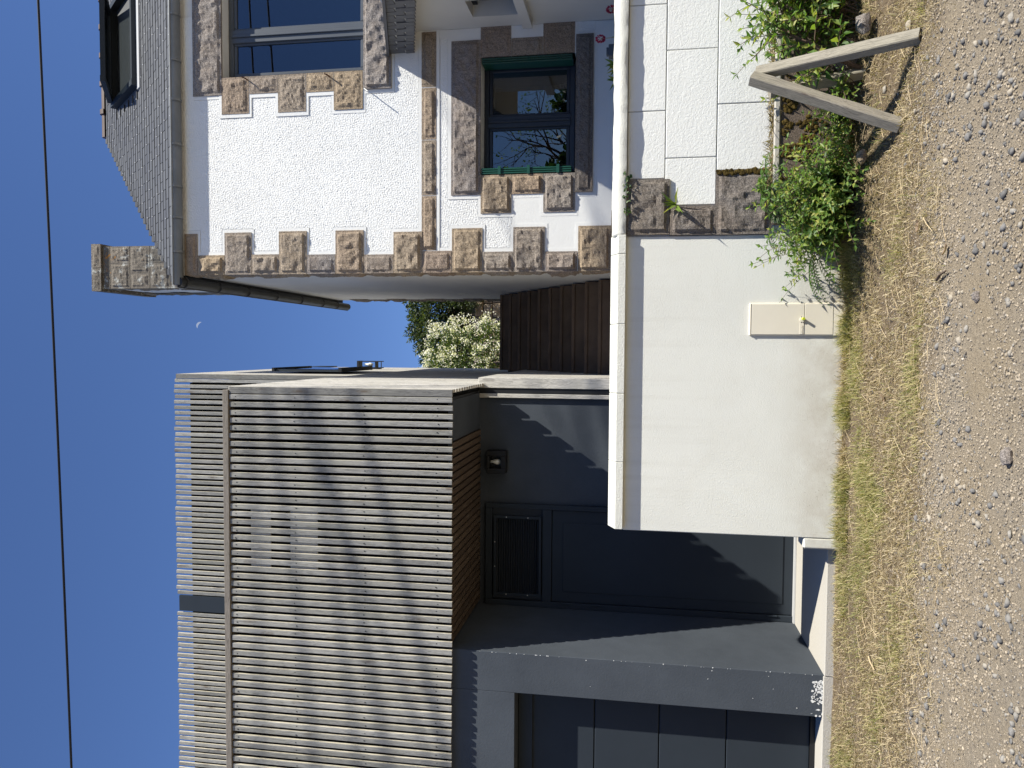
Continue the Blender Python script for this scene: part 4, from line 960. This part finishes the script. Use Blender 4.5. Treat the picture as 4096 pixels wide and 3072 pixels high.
for i, (x, y, lab) in enumerate(((1297, 84, 'pink valerian flower on thin stem before the shaded porch'), (1320, 20, 'dark pink valerian flower nearest the right edge above the coping'))):
    E_ = empty('valerian_flower', lab, 'flower', 'valerian flowers on the terrace'); t_ = Vector(atY(x, y, 6.75)); b_ = t_-Vector((0, 0, .34)); MB().tube([b_, b_+Vector((.01, 0, .17)), t_], .003, 5).build('stem', 'straw_stem', E_)
    lv = LV_()
    for k in range(150): o = rv(1).normalized(); lv.add(t_+Vector((o.x*.02, o.y*.02, o.z*.03)), o, rv(1), .018, .012)
    lv.build('flower_head', 'petal_pink', E_)
    lv = LV_()
    for k in range(5): lv.add(b_+Vector((0, 0, .05*k+.1)), rv(1), Vector((0, 0, 1)), .035, .014)
    lv.build('leaves', 'leaf_hyper', E_)
PT = empty('post_lantern', 'small grey garden light box behind the coping below the window', 'lantern'); p = Vector(atY(1320, 112, 6.9))
bx('body', 'pot_grey', PT, p.x-.05, p.x+.05, 6.85, 6.95, p.z-.3, p.z+.02, .005); bx('lid', 'pot_grey', PT, p.x-.03, p.x+.03, 6.87, 6.93, p.z+.021, p.z+.04, .003)

# background: flowering shrub, ivy hedge, garden stone wall, beyond the steps
def cloud(n, c, r, seed, shell=.55):
    g = np.random.default_rng(seed); d = g.normal(size=(n*2, 3)); d /= np.linalg.norm(d, axis=1, keepdims=True); rr = shell+(1-shell)*g.random(n*2)**.6
    lump = np.array([1+.28*mnoise.noise(Vector(q*2.1)+Vector((seed, 0, 0)))+.16*mnoise.noise(Vector(q*5.3)) for q in d]); p = d*(rr*lump)[:, None]*np.array(r); keep = np.array([mnoise.noise(Vector(q)*3.1+Vector((0, seed, 0))) for q in p]) > -.25
    p = p[keep][:n]; return p+np.array(c), d[keep][:n]
def bush(name, label, cat, c, r, n, leaf, mat, seed, flowers=0, stem=True):
    E_ = empty(name, label, cat); g = np.random.default_rng(seed+5); P, D = cloud(n, c, r, seed); dirs = D*.6+g.normal(size=P.shape)*.6; V_, F_ = leaf_np(P, dirs, g.normal(size=P.shape)+np.array([.3, -.6, .9]), leaf*(.6+.8*g.random(len(P))), leaf*.45*(.7+.6*g.random(len(P)))); np_mesh('foliage', V_, F_, mat, E_)
    if flowers:
        Pf, Df = cloud(flowers, c, tuple(np.array(r)*1.06), seed, .93); k = 14; Pc = np.repeat(Pf, k, 0)+g.normal(size=(len(Pf)*k, 3))*.035; dd = g.normal(size=Pc.shape)+np.repeat(Df, k, 0)
        V_, F_ = leaf_np(Pc, dd, g.normal(size=Pc.shape)+np.array([0, -.8, .5]), np.full(len(Pc), .038), np.full(len(Pc), .03)); np_mesh('flowers', V_, F_, 'petal_white', E_)
    if stem:
        mb = MB()
        for k in range(6): mb.tube([(c[0]+random.uniform(-.1, .1), c[1], 3.5), (c[0]+random.uniform(-.4, .4)*r[0], c[1]+random.uniform(-.3, .3), c[2])], [.03, .012], 6)
        mb.build('stem', 'bark', E_, fix=False)
    return E_
bush('flowering_shrub', 'rounded shrub covered in white flowers at the top of the dark steps', 'shrub', (-.38, 14.9, 4.62), (.95, .8, 1.2), 8000, .075, 'leaf_choisya', 21, 700)
bush('ivy_hedge', 'dark ivy hedge topping the garden wall behind the white flowering shrub', 'hedge', (.95, 17.3, 6.05), (1.5, .6, .80), 18000, .085, 'leaf_ivy', 33, 0, False)
bush('ivy_clump', 'brownish ivy clump hanging over the rubble wall beside the house flank', 'ivy', (1.45, 16.8, 5.5), (.6, .3, .65), 2500, .06, 'leaf_ivy', 41, 0, False)
RW = empty('rubble_wall', 'old rubble stone garden wall in the background beyond the steps', 'wall')
bx('core', 'old_concrete', RW, -1.5, 3.5, 17.05, 17.5, 3.4, 5.9)
for r_ in range(8):
    x = -.3
    while x < 2.0: w = random.uniform(.2, .42); stone(RW, x, x+w-.02, 3.6+r_*.21, 3.6+r_*.21+0.19, 17.0, prot=.05, margin=.004, mat='granite', depth=.05); x += w

# ------------------------------------------------------------------ grass, gravel
def edgeY(x): return 4.62+.10*x*.5+.26*mnoise.noise(Vector((x*1.1, 0, 4)))+.16*mnoise.noise(Vector((x*3.1, 2, 4)))
gzv = lambda xs_, ys_: np.array([gz(a, b) for a, b in zip(xs_, ys_)])
def blades(name, n, mat, lo, hi, region, flat, wid, label):
    X = []; Y_ = []
    while len(X) < n:
        x = random.uniform(-4.4, 3.6); y = random.uniform(4.0, 6.42)
        if region(x, y): X.append(x); Y_.append(y)
    X = np.array(X); Y_ = np.array(Y_); Z = gzv(X, Y_); th = rng.random(n)*6.283; L_ = lo+(hi-lo)*rng.random(n)**1.6; tilt = np.clip(rng.normal(flat, .35, n), .05, 1.5)
    d0 = np.stack([np.cos(th)*np.cos(tilt), np.sin(th)*np.cos(tilt), np.sin(tilt)], 1); t2 = tilt-.55; d1_ = np.stack([np.cos(th+.3)*np.cos(t2), np.sin(th+.3)*np.cos(t2), np.sin(t2)], 1)
    sd = np.stack([-np.sin(th), np.cos(th), np.zeros(n)], 1)*(wid*(.6+.8*rng.random(n)))[:, None]
    P = np.stack([X, Y_, Z-.003], 1); m_ = P+d0*(L_*.55)[:, None]; t_ = m_+d1_*(L_*.45)[:, None]; t_[:, 2] = np.maximum(t_[:, 2], Z+.002)
    V_ = np.stack([P-sd, P+sd, m_+sd*.8, m_-sd*.8, t_], 1).reshape(-1, 3); i = np.arange(n)*5
    F_ = np.concatenate([np.stack([i, i+1, i+2], 1), np.stack([i, i+2, i+3], 1), np.stack([i+3, i+2, i+4], 1)]); tag(np_mesh(name, V_, F_, mat), label, 'grass', kind='stuff')
def inverge(x, y): 
    return y > edgeY(x)+.30*mnoise.noise(Vector((x*2.3, y*2.3, 9)))+.17*random.gauss(0, 1) and not (y > 6.29 and x > -1.56) and not (y > 6.395) and mnoise.noise(Vector((x*2.1, y*2.1, 20)))+.5*mnoise.noise(Vector((x*6, y*6, 21))) > -.28+.3*random.gauss(0, .7) and not (x < -2.7 and y > 6.36)
def ingreen(x, y):
    a = mnoise.noise(Vector((x*1.4, y*2.2, 40)))+.35*mnoise.noise(Vector((x*5, y*5, 40))); near = math.exp(-((y-6.0)/.28)**2)*(.55 if -1.0 < x < 1.0 else .3)
    return y > edgeY(x)+.15 and not (y > 6.29 and x > -2.78) and not (x < -2.7 and y > 6.37) and (a+near+random.gauss(0, .25) > .6)
blades('dry_grass', 95000, 'straw', .025, .085, inverge, .4, .0019, 'dry yellow grass of the verge before the walls')
blades('green_grass', 26000, 'grass_green', .03, .10, ingreen, .75, .0018, 'patchy green grass tufts along the verge and wall foot')
blades('wall_foot_grass', 9000, 'grass_green', .05, .15, lambda x, y: 6.08 < y < 6.285 and x > -1.6 and mnoise.noise(Vector((x*3.3, 0, 90)))+.5*mnoise.noise(Vector((x*11, 0, 91)))+random.gauss(0, .15) > .12, .95, .0019, 'ragged tufts of grass leaning on the foot of the white walls')
blades('wall_foot_straw', 7000, 'straw', .04, .13, lambda x, y: 6.15 < y < 6.29 and x > -1.6 and mnoise.noise(Vector((x*4.1, 5, 92)))+random.gauss(0, .2) > -.05, .8, .0018, 'dry stalky straw along the foot of the white walls')
ico = np.array([(0, 1, 1.618), (0, -1, 1.618), (0, 1, -1.618), (0, -1, -1.618), (1, 1.618, 0), (-1, 1.618, 0), (1, -1.618, 0), (-1, -1.618, 0), (1.618, 0, 1), (-1.618, 0, 1), (1.618, 0, -1), (-1.618, 0, -1)])/1.9
icf = np.array([(0, 1, 8), (0, 8, 4), (0, 4, 5), (0, 5, 9), (0, 9, 1), (1, 6, 8), (8, 6, 10), (8, 10, 4), (4, 10, 2), (4, 2, 5), (5, 2, 11), (5, 11, 9), (9, 11, 7), (9, 7, 1), (1, 7, 6), (3, 10, 6), (3, 6, 7), (3, 7, 11), (3, 11, 2), (3, 2, 10)])
def pebbles(name, n, lo, hi, pw, mat, region, label, cat='gravel', x0=-4.2, x1=3.4):
    X = []; Y_ = []
    while len(X) < n:
        x = random.uniform(x0, x1); y = random.uniform(3.0, 6.3)
        if region(x, y): X.append(x); Y_.append(y)
    X = np.array(X); Y_ = np.array(Y_); Z = gzv(X, Y_); r = lo+(hi-lo)*rng.random(n)**pw; sc_ = (.65+.6*rng.random((n, 3)))*np.array([1.1, 1, .62])
    B = ico[None]*(1+.45*rng.uniform(-1, 1, size=(n, 12, 1)))*sc_[:, None]*r[:, None, None]; th = rng.random(n)*6.283; c_, s_ = np.cos(th)[:, None], np.sin(th)[:, None]
    V_ = np.stack([B[..., 0]*c_-B[..., 1]*s_+X[:, None], B[..., 0]*s_+B[..., 1]*c_+Y_[:, None], B[..., 2]+(Z+r*.22)[:, None]], 2).reshape(-1, 3); F_ = (icf[None]+(np.arange(n)*12)[:, None, None]).reshape(-1, 3)
    tag(np_mesh(name, V_, F_, mat), label, cat, kind='stuff')
ingrav = lambda x, y: y < edgeY(x)+.45*random.random()**2.2*2.2 and y > 3.05
inroad = lambda x, y: y < edgeY(x)-.05+.35*random.random()-.2*random.random()
pebbles('fine_gravel', 72000, .002, .0085, 2.4, 'gravel', lambda x, y: ingrav(x, y) and (mnoise.noise(Vector((x*1.3, y*2.6, 70)))+.6*mnoise.noise(Vector((x*4.5, y*6, 71)))+random.gauss(0, .35) > -.25), 'fine sandy gravel of the lane')
pebbles('coarse_gravel', 2600, .005, .022, 3.6, 'gravel_dark', lambda x, y: (inroad(x, y) or random.random() < .06) and mnoise.noise(Vector((x*1.2, y*1.2, 60)))+random.gauss(0, .18) > .05, 'loose coarse stones scattered over the lane')
pebbles('verge_grit', 14000, .002, .007, 1.7, 'gravel', lambda x, y: y > edgeY(x) and y < 6.25, 'grit between the dry grass of the verge')
# dry stalks
sk = MB()
for k in range(420):
    x = random.uniform(-3.6, 2.9); y = random.uniform(edgeY(x)-.25, 6.2); th = random.gauss(0, .7); L_ = random.uniform(.05, .22); z = gz(x, y)+.012; d = Vector((math.cos(th), math.sin(th), random.uniform(-.02, .12)))
    sk.tube([(x, y, z), Vector((x, y, z))+d*L_*.5+Vector((0, .01*random.gauss(0, 1), .006)), Vector((x, y, z))+d*L_], [.0016, .0013, .0008], 3, False)
tag(sk.build('dry_stalks', 'straw_stem', fix=False), 'dry grass stalks lying over the verge', 'straw', kind='stuff')
# dead grass hanging on the ledge
hg = LV_()
for k in range(900):
    x = random.uniform(1.2, 2.7); hg.add((x, random.uniform(6.12, 6.26), .615), Vector((random.gauss(0, 1), -.5, random.uniform(-.3, .8))), rv(1), random.uniform(.04, .13), .0028)
tag(hg.build('ledge_straw', 'straw', None), 'dead brown grass on top of the concrete ledge', 'straw', kind='stuff')
# single rocks and litter
def rock(p, s, lab, mat='granite_pale', seed=0, flat=.7):
    bm = bmesh.new(); bmesh.ops.create_icosphere(bm, subdivisions=2, radius=1)
    for v in bm.verts: v.co *= 1+.3*mnoise.noise(v.co*1.3+Vector((seed, 0, 0)))+.1*mnoise.cell(v.co*1.8); v.co = Vector((v.co.x*s, v.co.y*s*.8, v.co.z*s*flat))
    me = bpy.data.meshes.new('rock'); bm.to_mesh(me); bm.free(); o = link('rock', me, mat); o.location = p; return tag(o, lab, 'rock')
rock((2.10, 5.90, .17), .11, 'pale angular rock lying behind the timber trestle under the ledge', seed=2, flat=.8)
rock((2.22, 5.62, .13), .07, 'small brown rock half buried between trestle leg and crooked branch', 'granite', 5)
rock((1.33, 5.62, .12), .045, 'rounded tan stone at the soil edge below the low weeds', 'granite', 8)
for (x, y, s, lab, mt) in ((1960, 55, .03, 'dark stone on the lane nearest the upper corner of the photo', 'gravel_dark'), (2105, 640, .028, 'pale pebble on the lane right of the meter box', 'granite_pale'), (2170, 985, .04, 'large blocky pale stone on the grey lane', 'granite_pale')):
    d = _ray(x, y); p = EYE+d*(-1.58/d.z); rock((p.x, p.y, .01), s, lab, mt, x)
def litter(x, y, s, lab):
    d = _ray(x, y); p = EYE+d*(-1.55/d.z); lv = LV_(); mb = MB()
    for i in range(5):
        for j in range(4): u_ = (i/4-.5)*2; v_ = (j/3-.5)*2; w_ = math.sqrt(max(.05, 1-u_*u_*.95)); mb.v.append((u_*s, v_*s*.5*w_, s*(.35*v_*v_+.2*u_*u_+.12*mnoise.noise(Vector((i, j, x))))))
    for i in range(4):
        for j in range(3): a = i*4+j; mb.f.append((a, a+1, a+5, a+4))
    o = mb.build('dry_leaf', 'dry_leaf', None, fix=False); o.location = (p.x, p.y, gz(p.x, p.y)+.015); o.rotation_euler = (random.gauss(0, .3), random.gauss(0, .3), random.random()*6); return tag(o, lab, 'leaf')
litter(1970, 488, .035, 'curled pale dry leaf on the verge below the leafy shrub'); litter(1897, 858, .03, 'curled tan dry leaf in the grass below the smooth wall')
litter(1935, 592, .028, 'brown dry leaf on dark soil right of the meter box'); litter(1862, 660, .03, 'dark brown dead leaf leaning on the meter box base'); litter(2030, 540, .03, 'whitish dry leaf on the lane edge beside a twig')
def stick(x0, y0, x1, y1, r, lab, mat='straw_stem'):
    P = []
    for (x, y) in ((x0, y0), (x1, y1)): d = _ray(x, y); q = EYE+d*(-1.57/d.z); P.append(Vector((q.x, q.y, gz(q.x, q.y)+.02)))
    m_ = (P[0]+P[1])/2+Vector((.004, .006, .006)); tag(MB().tube([P[0], m_, P[1]], [r, r*.9, r*.6], 6).build('twig', mat), lab, 'twig')
stick(1872, 1418, 1885, 1447, .006, 'pale split twig lying in dry grass before the dark pier'); stick(2019, 605, 2040, 585, .008, 'dark brown twig on the lane edge right of the meter box', 'bark'); stick(1990, 470, 2010, 500, .003, 'thin straw coloured twig bending across the verge')

# =================================================================== ACROSS THE LANE (seen in the panes and as shadows, some added to shape light)
WIRES = ((3.7, 4.83, 4.42, .015, 'highest sloping overhead wire above the lane, shading the upper slats'), (3.5, 4.42, 3.74, .020, 'middle sloping overhead wire above the lane, shading the slats diagonally'),
         (3.8, 4.03, 3.2, .020, 'lowest sloping overhead wire above the lane, shading the slat ends'), (3.6, 5.03, 4.93, .012, 'almost level overhead wire above the lane, shading the slat tops'),
         (3.9, 4.50, 4.02, .013, 'thin sloping wire added above the middle one, its shadow suggesting a branch'), (3.75, 4.62, 3.35, .012, 'steepest wire, added above the lane so its shadow crosses the others like a branch'))  # last two wires added so crossing shadows look like branches
for (yy, za, zb_, r_, lab) in WIRES:      # heights follow from where each shadow crosses the slats
    dy = YB-yy; rise = dy/-SUN.y*SUN.z; sh = dy/-SUN.y*SUN.x; xa, xb = -.4+sh, -3.6+sh; k_ = (zb_-za)/(xb-xa)
    tag(MB().tube([(x_, yy, za+rise+k_*(x_-xa)+.012*(x_-xa+1.6)**2-.03) for x_ in np.linspace(-4, 12, 30)], r_, 6).build('overhead_wire', 'cable_black'), lab, 'wire', 'overhead wires above the lane')
for (zz, k_, lab) in ((13.35, .05, 'upper distant cable behind the viewer, mirrored in the upper window'), (12.7, .07, 'lower distant cable behind the viewer, mirrored in the upper window')):
    w_ = MB().tube([(x_, -6, zz+k_*(x_-8)) for x_ in np.linspace(-8, 24, 12)], .028, 6)
    w_.box(9.36, 9.40, -6.1, -5.9, zz-.1, zz+.3).box(9.2, 9.56, -6.03, -5.97, zz+.12, zz+.16)
    tag(w_.build('distant_cable', 'cable_black'), lab, 'cable', 'cables behind the viewer')
def f_hedge(lv, st):  # leaf mass added behind the camera to darken ambient light
    for k in range(34000):
        x = random.uniform(-14, 20); h_ = 3.9+1.2*mnoise.noise(Vector((x*.5, 0, 77)))+.5*mnoise.noise(Vector((x*1.7, 3, 77))); z = h_*random.random()**.75
        y = -7.2+random.gauss(0, .12)+.5*mnoise.noise(Vector((x*.9, z*.9, 5)))
        if random.random() < .04: z += random.random()*.5
        lv.add((x, y, z), rv(1), rv(1), .26, .17)
plant('sky_blocking_hedge', 'tall hedge added behind the viewer to block low sky light, mirrored in the lower window', 'hedge', f_hedge, 'leaf_dark')
def f_tree(lv, st):
    def grow(p, d, r, L_, lev):
        n_ = 5; pts = [p]; 
        for k in range(n_): d = (d+rv(.12)+Vector((0, 0, .04))).normalized(); p = p+d*L_/n_; pts.append(p)
        st.tube(pts, [r*(1-.45*k/n_) for k in range(n_+1)], 6 if lev < 2 else 4, False)
        if lev == 4:
            for k in range(5): lv.add(p+rv(.12), rv(1), rv(1), .11, .06)
            return
        for k in range(random.choice((2, 3, 3))): grow(pts[random.choice((3, 4, 5, 5))], (d+rv(.5)).normalized(), r*.55, L_*.72, lev+1)
    grow(Vector((6.2, -8.5, 0)), Vector((0, 0, 1)), .16, 2.4, 0); grow(Vector((6.4, -8.6, 1.5)), Vector((-.4, 0, 1)), .1, 2.2, 0)
plant('bare_tree', 'thin branched tree across the lane, mirrored in the lower window', 'tree', f_tree, 'leaf_hyper')
